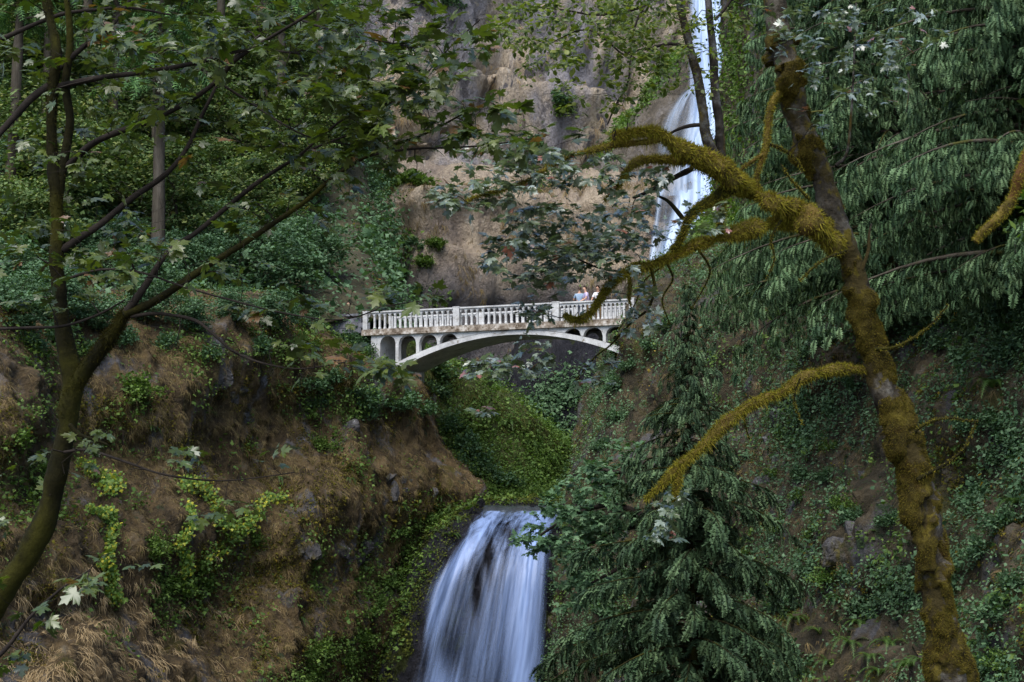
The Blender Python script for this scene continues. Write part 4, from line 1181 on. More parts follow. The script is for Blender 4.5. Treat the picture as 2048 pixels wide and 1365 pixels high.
for k, sp in enumerate([[(1560, 445, 9), (1540, 480, 7), (1545, 520, 5), (1530, 560, 3)], [(1810, 880, 12, 16.7), (1850, 850, 9, 16.6), (1900, 835, 7, 16.5), (1960, 840, 5, 16.5)], [(1835, 960, 14, 16.6), (1880, 935, 10, 16.5), (1925, 900, 8, 16.4), (1950, 850, 5, 16.4)],
        [(1500, 805, 8), (1490, 840, 6), (1500, 880, 4)], [(1600, 760, 7), (1590, 800, 5), (1605, 850, 3)], [(1750, 700, 10, 16.8), (1800, 690, 8, 16.6), (1860, 655, 6, 16.5), (1900, 610, 4, 16.4)], [(1400, 500, 8), (1420, 540, 6), (1405, 580, 4), (1380, 620, 3)],
        [(1620, 400, 8, 16.6), (1580, 360, 6), (1560, 330, 4)], [(1690, 500, 9, 16.6), (1640, 520, 6, 16.4), (1600, 560, 4, 16.4)], [(1330, 522, 7), (1345, 560, 6), (1325, 600, 5), (1340, 650, 3)], [(1350, 512, 5), (1290, 560, 5), (1270, 610, 4), (1240, 660, 3)]]):
    lm('branch', 16.3, sp, mossy, K=7, seed=200 + k, wob=.03, fz=(500, .03, .006))
# finer leaves of the upright stems
tgt = targets_in([(1150, 50, 170, 70, 130, 13.8, 16.5), (1300, 60, 110, 80, 110, 14, 16.5), (1130, 150, 90, 70, 26, 14, 16), (1290, 150, 70, 50, 30, 14.6, 16), (1430, 60, 60, 60, 14, 15, 17), (1400, 150, 40, 70, 8, 15, 16), (1040, 60, 60, 60, 22, 13.8, 15.5), (1240, 230, 30, 60, 8, 14.6, 15.5), (1450, -350, 450, 250, 160, 14, 20), (1900, -200, 250, 150, 50, 14, 18)], rng)  # the groups above the view are crown added to shade the tree below
tw2 = grow(nodes, rads, tgt, rng, sag=.03, r0=.005, rl=.005, wander=.18)
p, f, u, s = leaves_on(tw2, rng, per=10, size=.075, spread=.09, droop=.4, flat=.5, tail=.6)
mb3 = MB(); stamp(mb3, SLEAF[0], SLEAF[1], p, f, u, s); twig_mesh(mb3, tw2, 4, 1)
tgt = targets_in([(1650, 60, 90, 80, 26, 15.8, 17), (1720, 130, 110, 100, 40, 15.8, 17.5), (1800, 60, 90, 60, 20, 15.8, 17.5), (1640, 200, 60, 60, 8, 15.8, 16.6), (1560, 60, 40, 60, 10, 16, 17)], rng)
tw3 = grow(np.concatenate([nodes, M_L[0][::3, :3]]), np.concatenate([rads, M_L[0][::3, 3]]), tgt, rng, sag=.04, r0=.005, rl=.004, wander=.12)
twig_mesh(mb2, tw3, 4, 1)
p, f, u, s = leaves_on(tw3, rng, per=5, size=.095, spread=.08, droop=.3, flat=.3, tail=.5)
stamp(mb2, LEAF[0], LEAF[1], p, f, u, s)
mb2.build('crown', [MT['leaf_mid'], dark], MM, offset=offm)
mb3.build('crown', [MT['leaf_alder'], dark], MM, offset=offm)

# ------------------------------------------------------------------ conifers
SPR = spray_tpl(11, .30, .40, .05)
SPR_H = spray_tpl(12, .45, .30, .045)
SPR_F = fine_spray(); SPR_F2 = fine_spray(10, .35, .36, .05, 3)
SPR_L = spray_tpl(6, .3, .42, .10)
def conifer(name, H, R, nb, seed, mat, bark, spray=SPR, ss=.5, gap=.13, hang=.35, droop=.35, rise=.15, t0=.05, tr=.16, power=.8, curve=0.0, side=.8, parent_loc=(0, 0, 0), curtain=0, cdrop=.3):
    r = np.random.default_rng(seed)
    e = empty(name, parent_loc)
    tz = np.linspace(0, 1, 26)
    X = np.c_[curve * tz ** 2 + .05 * np.sin(tz * 9), .04 * np.sin(tz * 7 + 1), H * tz, tr * (1 - tz) + .01]
    mb = MB(); tube(X, 10, .18, 1.5, seed, mb); mb.build('trunk', bark, e, True)
    fo = MB()
    Pp, Fd, Up, S = [], [], [], []
    for i in range(nb):
        t = t0 + (1 - t0) * ((i + r.random()) / nb)
        az = i * 2.39996 + r.normal(0, .3)
        L = (R * (1 - t) ** power + .12) * (.35 + .85 * r.random())
        n = 9; s = np.linspace(0, 1, n)
        dr = droop * (.6 + .8 * r.random())
        c0 = np.array([curve * t * t, 0, H * t])
        d = np.array([math.cos(az), math.sin(az), 0])
        wv = np.array([-d[1], d[0], 0]) * r.normal(0, .12)
        c = c0 + d * (L * s)[:, None] + wv * (L * s ** 2)[:, None] + Z * (rise * L * s - dr * L * s ** 2)[:, None]
        rb = tr * .28 * (L / R) ** .8 + .004
        tube(np.c_[c, rb * (1 - s) + .003], 4, mb=fo, mi=1, cap=False)
        m = max(3, int(L / gap))
        for sd_ in (-1, 1):
            k = .14 + .86 * (np.arange(m) + r.random(m)) / m
            q = np.clip(k, 0, .999) * (n - 1); a = q.astype(int); f = (q - a)[:, None]
            p = c[a] * (1 - f) + c[a + 1] * f
            out = norm(c[a + 1] - c[a])
            sdir = norm(np.cross(out, Z)) * sd_
            fd = out * .75 + sdir * side * (1.05 - k)[:, None] - Z * hang * (.5 + r.random((m, 1))) + r.normal(0, .16, (m, 3))
            for cc in range(curtain):
                pc = p - Z * cdrop * (cc + .3 + r.random((m, 1)) * .8) + sdir * .12 * r.normal(0, 1, (m, 1)) + out * .15 * r.random((m, 1))
                Pp.append(pc); Fd.append(out * .4 + sdir * .5 * r.normal(0, 1, (m, 1)) - Z * (.7 + r.random((m, 1))) + r.normal(0, .2, (m, 3))); Up.append(out + r.normal(0, .5, (m, 3))); S.append(ss * (.5 + .6 * r.random(m)) * np.minimum(1, .4 + L / R))
            Pp.append(p); Fd.append(fd); Up.append(Z + r.normal(0, .3, (m, 3)) + out * .2); S.append(ss * (.55 + .6 * r.random(m)) * np.minimum(1, .4 + L / R))
    Pp = np.concatenate(Pp)
    stamp(fo, spray[0], spray[1], Pp, np.concatenate(Fd), np.concatenate(Up), np.concatenate(S))
    fo.build('crown', [mat, bark], e)
    return e

# young conifer standing in the gorge under the mossy limbs
b = P(1385, 1470, 31.5)
e = conifer('young_conifer', float(P(1377, 556, 31.5)[2] - b[2]), 3.8, 175, 3, MT['needle_young'], MT['bark_mossy'], spray=SPR_F2, ss=.42, gap=.14, hang=.35, droop=.36, rise=.18, tr=.13, t0=.0, power=1.1, side=1.0, curtain=1, cdrop=.22)
e.location = b; tag(e, 'young drooping conifer standing alone between the mossy maple and the waterfall', 'tree')
# great cedars with hanging sprays
for k, (x, yb_, d, H, R, nb, ss, sd_, lab, yt) in enumerate([
    (1690, 540, 64, None, 4.4, 170, .95, 21, 'green cedar close beside the tall waterfall', -260),
    (1800, 620, 45, None, 5.6, 190, .9, 22, 'broad cedar with hanging blue-green sprays behind the leaning mossy trunk', -420),
    (2080, 560, 36, None, 5.0, 170, .8, 23, 'great dark cedar at the picture edge with drooping tiers of sprays', -520),
    (1680, 520, 56, None, 5.0, 150, .9, 24, 'narrow cedar between the mossy trunk and the broad blue-green cedar', -330)]):
    b = P(x, yb_, d); H = float(P(x, yt, d)[2] - b[2])
    e = conifer('cedar_tree', H, R, nb, sd_, MT['needle_blue'] if k != 0 else MT['needle'], MT['bark_fir'], spray=SPR_F, ss=ss * .47, gap=.21, hang=.5, droop=.30 + .1 * (k % 2), rise=.12, tr=.30, t0=.02, power=.35, curtain=3, cdrop=.30)
    e.location = b; tag(e, lab, 'tree', 'cedars on the cliff')

# ------------------------------------------------------------------ forest on the hillside
def broadleaf(name, H, R, seed, mat, bark, ncl=42, nl=110, ls=.16, cr=1.0, tpl=FLEAF, tr=.14, low=.25, flat=.45):
    r = np.random.default_rng(seed)
    e = empty(name)
    tz = np.linspace(0, 1, 14)
    X = np.c_[.5 * np.sin(tz * 2 + seed) * tz, .4 * np.sin(tz * 3 + seed * 2) * tz, H * .8 * tz, tr * (1 - tz) + .02]
    mb = MB(); tube(X, 8, .15, 2, seed, mb); mb.build('trunk', bark, e, True)
    a = r.random(ncl) * 2 * math.pi; rad = np.sqrt(r.random(ncl)); hz = r.random(ncl)
    C = np.c_[R * rad * np.cos(a) * np.sin(.5 + hz * 2.2), R * rad * np.sin(a) * np.sin(.5 + hz * 2.2), H * (low + (1 - low) * hz)]
    tw = grow(X[:, :3], X[:, 3], C, r, sag=.1, r0=.02, rl=.014, wander=.1)
    n = ncl * nl
    k = r.integers(0, ncl, n)
    off_ = r.normal(0, 1, (n, 3)) * np.array([cr, cr, cr * .33]) * .55
    p = C[k] + off_
    fd = norm(np.c_[r.normal(0, 1, (n, 2)), np.full(n, -.4)] + np.c_[off_[:, :2], np.zeros(n)])
    mb = MB(); stamp(mb, tpl[0], tpl[1], p, fd, Z + r.normal(0, flat, (n, 3)), ls * (.6 + .7 * r.random(n)))
    twig_mesh(mb, tw, 4, 1)
    mb.build('crown', [mat, bark], e)
    return e

def base_on(patch, px, py):
    h, n = patch.hit(px, py)
    return h
bl = [broadleaf('vine_maple', 6, 2.6, s, MT['leaf_far'], MT['bark_fir'], ncl=46, nl=120, ls=.26, cr=1.0) for s in (1, 2)]
bt = [broadleaf('vine_maple', 5, 2.4, s, MT['leaf_teal'], MT['bark_fir'], ncl=40, nl=120, ls=.26, cr=1.0, tr=.09) for s in (3, 4)]
cf = [conifer('fir_tree', 24, 3.4, 120, 40 + s, curve=1.2 - 2.6 * s, mat=MT['needle'], bark=MT['bark_fir'], spray=SPR_L, ss=1.15, gap=.42, hang=.5, droop=.35, tr=.36, t0=.42, power=.6) for s in (0, 1)]
used = set()
def put(src, p, rz, sc, label, cat='tree', group=None):
    if p is None: return
    if id(src) not in used:
        used.add(id(src)); src.location = [float(a) for a in p]; src.rotation_euler[2] = rz; src.scale = (sc, sc, sc) if np.isscalar(sc) else sc
        tag(src, label, cat, group); return src
    o = dup(src, p, rz, sc, label, group); o['category'] = cat
    return o
rng = np.random.default_rng(77)
def woods(src, spots, label, group, smin=.8, smax=1.2, patch=None, sink=.2):
    for i, (x, y) in enumerate(spots):
        if patch is None and y > 345 and x > 640: continue
        h = base_on(patch or hill, x, y)
        if h is None: continue
        if abs(x - 690) < 45 and 520 < y < 690: continue
        put(src[i % len(src)], h - Z * sink, rng.random() * 6.3, smin + (smax - smin) * rng.random(), label, 'tree', group)
woods(cf, [(312, 600), (310, 430), (225, 330), (90, 300), (440, 260), (560, 330), (20, 430), (170, 150), (520, 130), (640, 250), (360, 60)],
      'tall fir with a pale straight trunk in the wood above the trail', 'firs in the wood above the trail', .9, 1.2)
woods(bl, [(40, 560), (130, 500), (240, 470), (350, 500), (430, 430), (520, 480), (600, 420), (660, 480), (180, 380), (300, 330), (420, 340), (540, 380), (640, 360), (70, 380), (500, 250), (600, 270), (380, 230), (250, 220), (120, 240), (30, 200),
           (650, 180), (560, 150), (450, 120), (320, 110), (200, 90), (80, 80), (670, 90), (700, 300), (690, 380)],
      'leafy green maple in the wood above the trail', 'maples in the wood above the trail', .8, 1.25)
woods(bt, [(90, 620), (200, 600), (300, 620), (400, 590), (480, 560), (560, 600), (630, 560), (670, 540), (710, 500), (700, 440), (590, 520), (330, 560), (10, 640), (150, 560), (450, 500), (250, 540), (720, 560), (690, 590)],
      'low blue-green maple thicket along the trail side', 'low thicket trees along the trail', .5, .8)
woods(bt, [(100, 655), (190, 665), (290, 650), (380, 670), (470, 650), (550, 668), (40, 670), (610, 665)], 'low leafy maple on the rim of the brown bank', 'low maples on the bank rim', .35, .5, patch=bank)
# ------------------------------------------------------------------ undergrowth
def blobs(px, py, L):
    v = 0
    for cx, cy, rx, ry, w in L:
        v = v + w * np.exp(-((px - cx) / rx) ** 2 - ((py - cy) / ry) ** 2)
    return v
MT['moss_green'] = leaf_mat('wet_moss', [(.02, .03, .005), (.05, .065, .008), (.09, .10, .012)], rough=.8, spec=.2, trans=.2)
MT['outcrop'] = surf_mat('lichened_rock', (1.6, [(.3, (.02, .018, .018)), (.5, (.06, .056, .056)), (.7, (.12, .115, .115))]), [(4, .62, .68, (.26, .26, .26), (1, 1, 1)), (1.2, .5, .62, (.06, .05, .012), (1, 1, 1))], bump=1, bscale=5, bdist=.12)
TUFT = [tuft_tpl(9, s) for s in range(3)]
def grass(name, patch, n, seed, mat, size, mask, label, cat='grass', hang=1.0):
    p, nn, px, py = patch.scatter(n, seed, mask)
    r = np.random.default_rng(seed)
    down = -Z - nn * (-Z @ nn.T)[:, None]
    fwd = norm(norm(down) + r.normal(0, .22, p.shape))
    mb = MB()
    k = r.integers(0, 3, len(p))
    for i in range(3):
        m = k == i
        stamp(mb, TUFT[i][0], TUFT[i][1], p[m] - nn[m] * .03, fwd[m], nn[m], size * (.5 + .8 * r.random(m.sum())))
    o = mb.build(name, mat)
    return tag(o, label, cat, None, 'stuff')
def cover(name, patch, n, seed, mat, size, mask, label, lift=.25, tpl=FLEAF, clump=5, cr=.22, cat='ground cover'):
    p, nn, px, py = patch.scatter(n, seed, mask)
    r = np.random.default_rng(seed + 1)
    p = np.repeat(p, clump, 0); nn = np.repeat(nn, clump, 0)
    p = p + nn * lift * r.random((len(p), 1)) + r.normal(0, cr, p.shape)
    fd = nn * .5 - Z * .3 + r.normal(0, .6, p.shape)
    mb = MB(); stamp(mb, tpl[0], tpl[1], p, fd, Z * .7 + nn * .5 + r.normal(0, .3, p.shape), size * np.clip(np.exp(r.normal(-.05, .45, len(p))), .3, 2.4))
    o = mb.build(name, mat)
    return tag(o, label, cat, None, 'stuff')
S = lambda x: np.clip(x, 0, 1)

# bank beside the lower fall
tan = [(210, 1270, 170, 100, 2.0), (120, 1360, 160, 60, 1), (330, 1240, 60, 60, .6)]
brown = [(560, 1150, 120, 110, .5), (700, 1060, 110, 120, .5), (300, 800, 160, 80, .5), (420, 960, 150, 90, .3), (560, 1300, 160, 60, .7), (120, 1040, 90, 60, .3), (830, 980, 60, 60, .3)]
green = [(60, 1010, 110, 100, .6), (330, 1180, 90, 70, .6), (470, 1090, 100, 45, .3), (250, 1060, 60, 50, .3), (640, 1335, 80, 50, .9), (710, 1290, 50, 80, .7), (700, 800, 120, 35, 1.0), (260, 800, 50, 40, .5),
         (820, 1060, 50, 60, .7), (750, 1200, 50, 60, .7), (100, 720, 110, 40, .6), (430, 700, 160, 30, .6)]
ok = lambda py: (py > 600)
grass('dry_grass', bank, 95000, 1, MT['grass_dry'], .36, lambda px, py, p, n: S(.34 + blobs(px, py, brown) + .8 * fbm(p * .5, 3, 4) - .8 * blobs(px, py, tan)), 'brown dry grass hanging in tufts on the bank')
grass('tan_grass', bank, 40000, 2, MT['grass_tan'], .5, lambda px, py, p, n: S(blobs(px, py, tan) * (.7 + .5 * fbm(p * .6, 3, 5))), 'pale tan dead grass draped low on the bank')
cover('ground_cover', bank, 36000, 3, MT['leaf_shrub'], .10, lambda px, py, p, n: S(blobs(px, py, green) * (.7 + .9 * fbm(p * .7, 3, 6)) + .35 * (fbm(p * .6, 3, 8) - .02)), 'small leafy plants covering parts of the brown bank', lift=.35, clump=18, cr=.17)
cover('ground_cover', bank, 7000, 13, MT['leaf_bright'], .14, lambda px, py, p, n: S(blobs(px, py, [(845, 1080, 50, 70, .8), (760, 1230, 60, 70, .7), (260, 1000, 100, 60, .3), (730, 1320, 60, 60, .4)]) * (.5 + fbm(p * .9, 3, 6))), 'brighter green leaves beside the lower waterfall', lift=.3, clump=7)
cover('moss', bank, 42000, 14, MT['moss_bank'], .065, lambda px, py, p, n: S(1.6 * (fbm(p * .55, 3, 21) - .05) + blobs(px, py, [(880, 1110, 30, 60, 1), (200, 770, 60, 50, .7), (840, 1200, 30, 120, .5)])), 'olive moss in patches on the bank', lift=.04, clump=14, cr=.08, cat='moss')
# hillside
cover('ground_cover', hill, 34000, 5, MT['leaf_teal'], .26, lambda px, py, p, n: S(.7 + .8 * fbm(p * .2, 3, 9)), 'green undergrowth of the wood', lift=.8, clump=7, cr=.5)
cover('leaf_litter', hill, 5000, 6, MT['leaf_autumn'], .22, lambda px, py, p, n: S(blobs(px, py, [(20, 560, 90, 120, 1), (100, 640, 150, 60, .5)]) + .25 * fbm(p * .2, 3, 19)), 'rust coloured leaves on the wood floor', lift=.3, clump=4, cr=.4)
# green slope behind the bridge
cover('ground_cover', gsl, 20000, 7, MT['leaf_shrub'], .12, lambda px, py, p, n: S(.6 + .9 * fbm(p * .4, 3, 9)), 'dense green plants on the slope behind the bridge', lift=.35, clump=7, cr=.25)
cover('ground_cover', gsl, 22000, 17, MT['leaf_bright'], .12, lambda px, py, p, n: S(.25 + blobs(px, py, [(1080, 900, 90, 50, .7), (980, 830, 60, 40, .4), (1130, 950, 50, 30, .6)]) + .3 * fbm(p * .5, 3, 91)), 'bright green plants on the ridge of the slope', lift=.35, clump=7, cr=.25)
grass('ridge_grass', gsl, 40000, 8, MT['grass_green'], .55, lambda px, py, p, n: S(.30 + .9 * np.exp(-((py - np.interp(px, [835, 1000, 1100, 1185], [698, 804, 879, 941])) / 28) ** 2)), 'yellowed grass along the ridge of the slope')
cover('moss', lfr, 26000, 71, MT['moss_green'], .07, lambda px, py, p, n: S(1.2 * (px < np.interp(py, lf_y, lf_l) + 4) + 1.0 * (px > np.interp(py, lf_y, lf_r) - 3) + .8 * (py < 1016)) * (.6 + fbm(p, 3, 3)), 'dark green moss on the wet rock at both sides of the lower waterfall', lift=.05, clump=6, cr=.10, cat='moss')
cover('ground_cover', lfr, 5000, 72, MT['leaf_shrub'], .13, lambda px, py, p, n: S(1.2 * (px < np.interp(py, lf_y, lf_l) - 14) + 1.0 * (px > np.interp(py, lf_y, lf_r) + 12) + .5 * (py < 1013)) * (.5 + fbm(p * .8, 3, 13)), 'wet leaves beside the lower waterfall', lift=.25, clump=7, cr=.18)
# great cliff
cgreen = [(830, 520, 50, 42, 1.5), (860, 590, 40, 40, .9), (870, 470, 30, 30, .5), (1230, 190, 40, 60, .5), (1120, 220, 24, 30, 1.4), (900, 30, 60, 20, .7), (850, 10, 40, 20, .5), (760, 370, 90, 16, 1.2), (700, 440, 26, 90, 1.2), (690, 330, 60, 60, 1), (1060, 390, 60, 30, .5)]
cover('ledge_plants', tier1, 26000, 9, MT['leaf_shrub'], .26, lambda px, py, p, n: S(blobs(px, py, cgreen) * (.5 + fbm(p * .4, 3, 33)) + .5 * (fbm(p * .25, 3, 34) - .35)), 'bushes and plants clinging to the lower cliff tier', lift=.5, clump=7, cr=.4)
cover('ledge_plants', tier2, 20000, 10, MT['leaf_shrub'], .30, lambda px, py, p, n: S(blobs(px, py, cgreen) * (.5 + fbm(p * .4, 3, 33)) + .6 * (fbm(p * .15, 3, 35) - .4)), 'small plants in cracks of the upper cliff tier', lift=.5, clump=7, cr=.4)
cover('moss', butt, 16000, 11, MT['leaf_bright'], .24, lambda px, py, p, n: S(blobs(px, py, [(1325, 125, 30, 22, 1.3), (1285, 175, 26, 26, 1.3), (1235, 235, 26, 28, 1.3), (1200, 290, 20, 30, .5), (1350, 100, 20, 20, .6)])), 'bright green moss along the crest of the rock buttress', lift=.25, clump=6, cr=.25, cat='moss')
grass('cliff_grass', tier1, 16000, 12, MT['grass_dry'], 1.1, lambda px, py, p, n: S(.10 + .5 * fbm(p * .25, 3, 44) + 1.2 * np.exp(-((py - 372) / 12) ** 2)), 'dry brown grass tufts on the lower cliff tier')
grass('cliff_grass', tier2, 9000, 12, MT['grass_tan'], 1.2, lambda px, py, p, n: S(.05 + .5 * fbm(p * .18, 3, 45)), 'dry tan grass tufts on the upper cliff tier')
cover('ground_cover', wetr, 22000, 15, MT['leaf_teal'], .20, lambda px, py, p, n: S(blobs(px, py, [(1120, 795, 110, 36, 2), (1080, 860, 70, 40, 1.2), (1150, 880, 50, 50, .6)]) * (.6 + fbm(p * .5, 3, 3))), 'blue-green plants on the dark wet rock', lift=.5, clump=7, cr=.35)
# cliff on the other side
rg = [(1500, 560, 110, 70, .8), (1600, 640, 60, 120, .5), (1560, 500, 90, 60, .6), (1900, 640, 150, 60, 1.1), (1850, 900, 110, 120, .5), (1600, 1050, 90, 120, .9), (1640, 780, 80, 90, .7), (1700, 1180, 90, 60, .6), (1960, 1180, 90, 120, .8), (1450, 760, 60, 80, .5), (1225, 850, 40, 150, 1.6), (1200, 1050, 80, 100, .7), (1180, 1250, 60, 120, .8),
      (1960, 760, 80, 80, .7), (1700, 560, 60, 50, .6), (1480, 860, 60, 120, .4), (1560, 930, 50, 60, .5), (1750, 1300, 140, 70, .5), (2000, 1000, 60, 200, .4), (1480, 650, 60, 60, .4)]
rb_ = [(1480, 700, 80, 60, .7), (1600, 850, 110, 120, .5), (1560, 1100, 80, 110, .7), (1650, 1230, 90, 70, .9), (1950, 1180, 60, 60, .6), (1270, 640, 20, 40, .8), (1180, 880, 30, 90, .9), (1400, 620, 60, 50, .4)]
grass('dry_grass', rcl, 70000, 41, MT['grass_dry'], .36, lambda px, py, p, n: S((py > 430) * .20 + blobs(px, py, rb_) + .7 * fbm(p * .5, 3, 14)), 'brown dead grass and roots hanging on the overgrown cliff')
cover('ground_cover', rcl, 66000, 42, MT['leaf_teal'], .080, lambda px, py, p, n: S((py > 430) * (blobs(px, py, rg) * (.55 + .9 * fbm(p * .7, 3, 16)) + .8 * (fbm(p * .6, 3, 18) + .06))), 'blue-green leafy plants growing over the cliff', lift=.4, clump=18, cr=.15)
cover('moss', rcl, 60000, 43, MT['moss_bank'], .055, lambda px, py, p, n: S(1.5 * (fbm(p * .6, 3, 25) - .10) + blobs(px, py, [(1960, 950, 90, 260, .6)])), 'golden moss in mats on the overgrown cliff', lift=.04, clump=14, cr=.07, cat='moss')
cover('ground_cover', rcl, 26000, 44, MT['leaf_shrub'], .24, lambda px, py, p, n: S((py < 480) * 1.0 * (.6 + fbm(p * .4, 3, 17))), 'dark green undergrowth high on the cliff under the cedars', lift=.6, clump=6, cr=.4)
cover('autumn_leaves', rcl, 2600, 45, MT['leaf_autumn'], .13, lambda px, py, p, n: S(blobs(px, py, [(1900, 500, 120, 60, .9), (1760, 420, 60, 40, .5), (1980, 450, 70, 50, .7), (1310, 720, 60, 60, .2)]) + .03), 'yellow autumn leaves on the overgrown cliff', lift=.4, clump=4, cr=.2)

# ------------------------------------------------------------------ single plants
def shrub(name, seed, mat, ns=16, nl=60, ls=.10, tpl=FLEAF, bark=None):
    r = np.random.default_rng(seed); e = empty(name)
    mb = MB(); Pp, Fd, Up = [], [], []
    for i in range(ns):
        az, el = r.random() * 6.28, .35 + r.random() * 1.1
        d = np.array([math.cos(az) * math.cos(el), math.sin(az) * math.cos(el), math.sin(el)])
        s = np.linspace(0, 1, 6); L = .6 + .5 * r.random()
        c = d * (L * s)[:, None] - Z * (.25 * L * s ** 2)[:, None]
        tube(np.c_[c, .014 * (1 - s) + .003], 4, mb=mb, mi=1, cap=False)
        k = (.35 + .65 * r.random(nl)) * 5 * .999; a = k.astype(int); f = (k - a)[:, None]
        q = c[a] * (1 - f) + c[a + 1] * f + r.normal(0, .10, (nl, 3))
        Pp.append(q); Fd.append(d + r.normal(0, .7, (nl, 3)) - Z * .2); Up.append(Z + r.normal(0, .4, (nl, 3)))
    stamp(mb, tpl[0], tpl[1], np.concatenate(Pp), np.concatenate(Fd), np.concatenate(Up), ls * (.6 + .7 * r.random(ns * nl)))
    mb.build('foliage', [mat, MT['bark_dark']], e)
    return e
def fern(name, seed, nf=13):
    r = np.random.default_rng(seed); e = empty(name)
    v, f = spray_tpl(18, .0, .17, .04)
    mb = MB()
    for i in range(nf):
        az = i * 2 * math.pi / nf + r.normal(0, .15); L = .7 + .4 * r.random(); up = .9 + .3 * r.random(); dn = 1.0 + .5 * r.random()
        y = v[:, 1] * L; x = v[:, 0] * L
        d = np.array([math.cos(az), math.sin(az), 0]); sd_ = np.array([-d[1], d[0], 0])
        W_ = d * (y * .8)[:, None] + sd_ * x[:, None] + Z * (up * y - dn * y * y)[:, None]
        mb.add(W_, f)
    mb.build('fronds', MT['fern'], e)
    return e
SH = [shrub('shrub', 1, MT['leaf_shrub'], ls=.11), shrub('shrub', 2, MT['leaf_shrub'], ls=.11)]
ST = [shrub('shrub', 3, MT['leaf_teal'], ls=.13), shrub('shrub', 4, MT['leaf_teal'], ls=.13)]
SB = [shrub('shrub', 5, MT['leaf_bright'], ls=.12)]
FE = [fern('fern', 1), fern('fern', 2)]
SF = [shrub('shrub', 6, MT['leaf_teal'], ns=22, nl=90, ls=.16), shrub('shrub', 7, MT['leaf_shrub'], ns=22, nl=90, ls=.16)]
def plants(src, patch, spots, label, group, s0, s1, cat='shrub', seed=0, sink=.05):
    r = np.random.default_rng(seed)
    for i, (x, y) in enumerate(spots):
        h, n = patch.hit(x, y)
        if h is None: continue
        s = s0 + (s1 - s0) * r.random()
        put(src[i % len(src)], h - n * sink, r.random() * 6.3, s, label if isinstance(label, str) else label[i], cat, group)
plants(SH, bank, [(270, 800)], 'rounded green bush high on the brown bank near the forked trunk', None, 1.3, 1.3)
plants(ST, bank, [(620, 780), (650, 770), (700, 800), (740, 815), (780, 820), (810, 815), (850, 830), (670, 765), (640, 820), (740, 840)], 'leafy blue-green bush under the bridge end', 'bushes under the bridge end', .9, 1.4, seed=1)
plants(ST, bank, [(60, 700), (110, 690), (180, 720), (330, 700), (420, 720), (520, 710), (250, 690)], 'low bush along the upper rim of the bank', 'bushes on the bank rim', .8, 1.2, seed=2)
plants(SH, bank, [(640, 900), (30, 900), (80, 960), (300, 1110), (350, 1190), (410, 1180), (500, 1100), (640, 1310), (690, 1340), (720, 1290)],
       'soft green bush growing on the middle of the brown bank', 'bushes on the brown bank', .8, 1.3, seed=3)
plants(SB, bank, [(850, 1050), (880, 1035), (820, 1130), (770, 1180), (740, 1240), (800, 1080), (755, 1215)], 'bright green leafy plant beside the lower waterfall', 'bright plants beside the waterfall', .6, 1.0, seed=4)
plants(FE, bank, [(905, 1015), (880, 1000), (925, 1030), (850, 1085), (785, 1150), (835, 1110)], 'green fern on the rock edge by the lower waterfall', 'ferns by the waterfall', .8, 1.2, 'fern', seed=5)
plants(ST, gsl, [(870, 800), (900, 860), (930, 910), (960, 945), (990, 970), (920, 940), (1020, 975), (880, 760)],
       'green bush on the slope below the arch', 'bushes on the slope below the arch', 1.0, 1.7, seed=6)
plants(FE, gsl, [(1060, 890), (1090, 920), (1120, 940), (1040, 870), (1140, 955), (1075, 945), (1110, 965), (1020, 850)], 'fern on the green slope near the ridge', 'ferns on the green slope', 1.1, 1.6, 'fern', seed=7)
plants(SF, tier1, [(820, 500), (850, 530), (810, 560), (870, 500), (840, 590)], 'bush growing on the tan cliff behind the bridge', 'bushes on the lower cliff', 1.1, 1.6, seed=8, sink=.3)
plants(SF, tier1, [(700, 380), (740, 372), (780, 370), (830, 368), (690, 470), (690, 540), (690, 600)], 'bush at the wooded end of the cliff ledge', 'bushes at the end of the ledge', 1.3, 2.0, seed=9, sink=.3)
plants(SF, tier2, [(1120, 215), (1130, 235), (900, 15), (840, 8), (1060, 300)], 'small bush clinging to the upper cliff', 'bushes on the upper cliff', 1.5, 2.2, seed=10, sink=.2)
plants(ST, rcl, [(1260, 740), (1230, 780), (1225, 840), (1200, 900), (1215, 960), (1300, 700), (1340, 660), (1160, 1010), (1190, 1060), (1150, 1120), (1170, 1180)], 'leafy plant on the cliff edge above the lower waterfall', 'plants on the cliff edge', .7, 1.1, seed=11)
plants(SH, rcl, [(1460, 560), (1500, 590), (1550, 560), (1520, 520), (1580, 600), (1600, 540), (1500, 640), (1560, 640), (1480, 500), (1620, 480), (1640, 600)], 'green bush on the slope under the mossy limbs', 'bushes under the mossy limbs', .7, 1.1, seed=12)
plants(ST, rcl, [(1800, 620), (1850, 640), (1900, 610), (1950, 650), (2000, 640), (1880, 700), (1930, 720), (2020, 720), (1830, 690), (1780, 660), (1980, 850), (2030, 900), (1930, 870), (1990, 930)],
       'spreading blue-green bush beyond the leaning mossy trunk', 'bushes beyond the mossy trunk', .6, .95, seed=13)
plants(SH, rcl, [(1560, 880), (1600, 1000), (1630, 1080), (1560, 1060), (1540, 960), (1680, 1020), (1490, 1120), (1660, 900)], 'small leafy plant on the rocky face behind the lower mossy limb', 'plants on the rocky face', .45, .75, seed=14)
plants(FE, rcl, [(1700, 1290), (1740, 1320), (1780, 1290), (1660, 1330), (1760, 1350), (1820, 1340), (1720, 1250), (1620, 1350)], 'sword fern at the foot of the leaning mossy trunk', 'ferns at the foot of the mossy trunk', .7, 1.0, 'fern', seed=15)
plants(FE, rcl, [(1985, 775)], 'large arching fern on the dark bank beyond the mossy trunk', None, 1.1, 1.1, 'fern', seed=16)
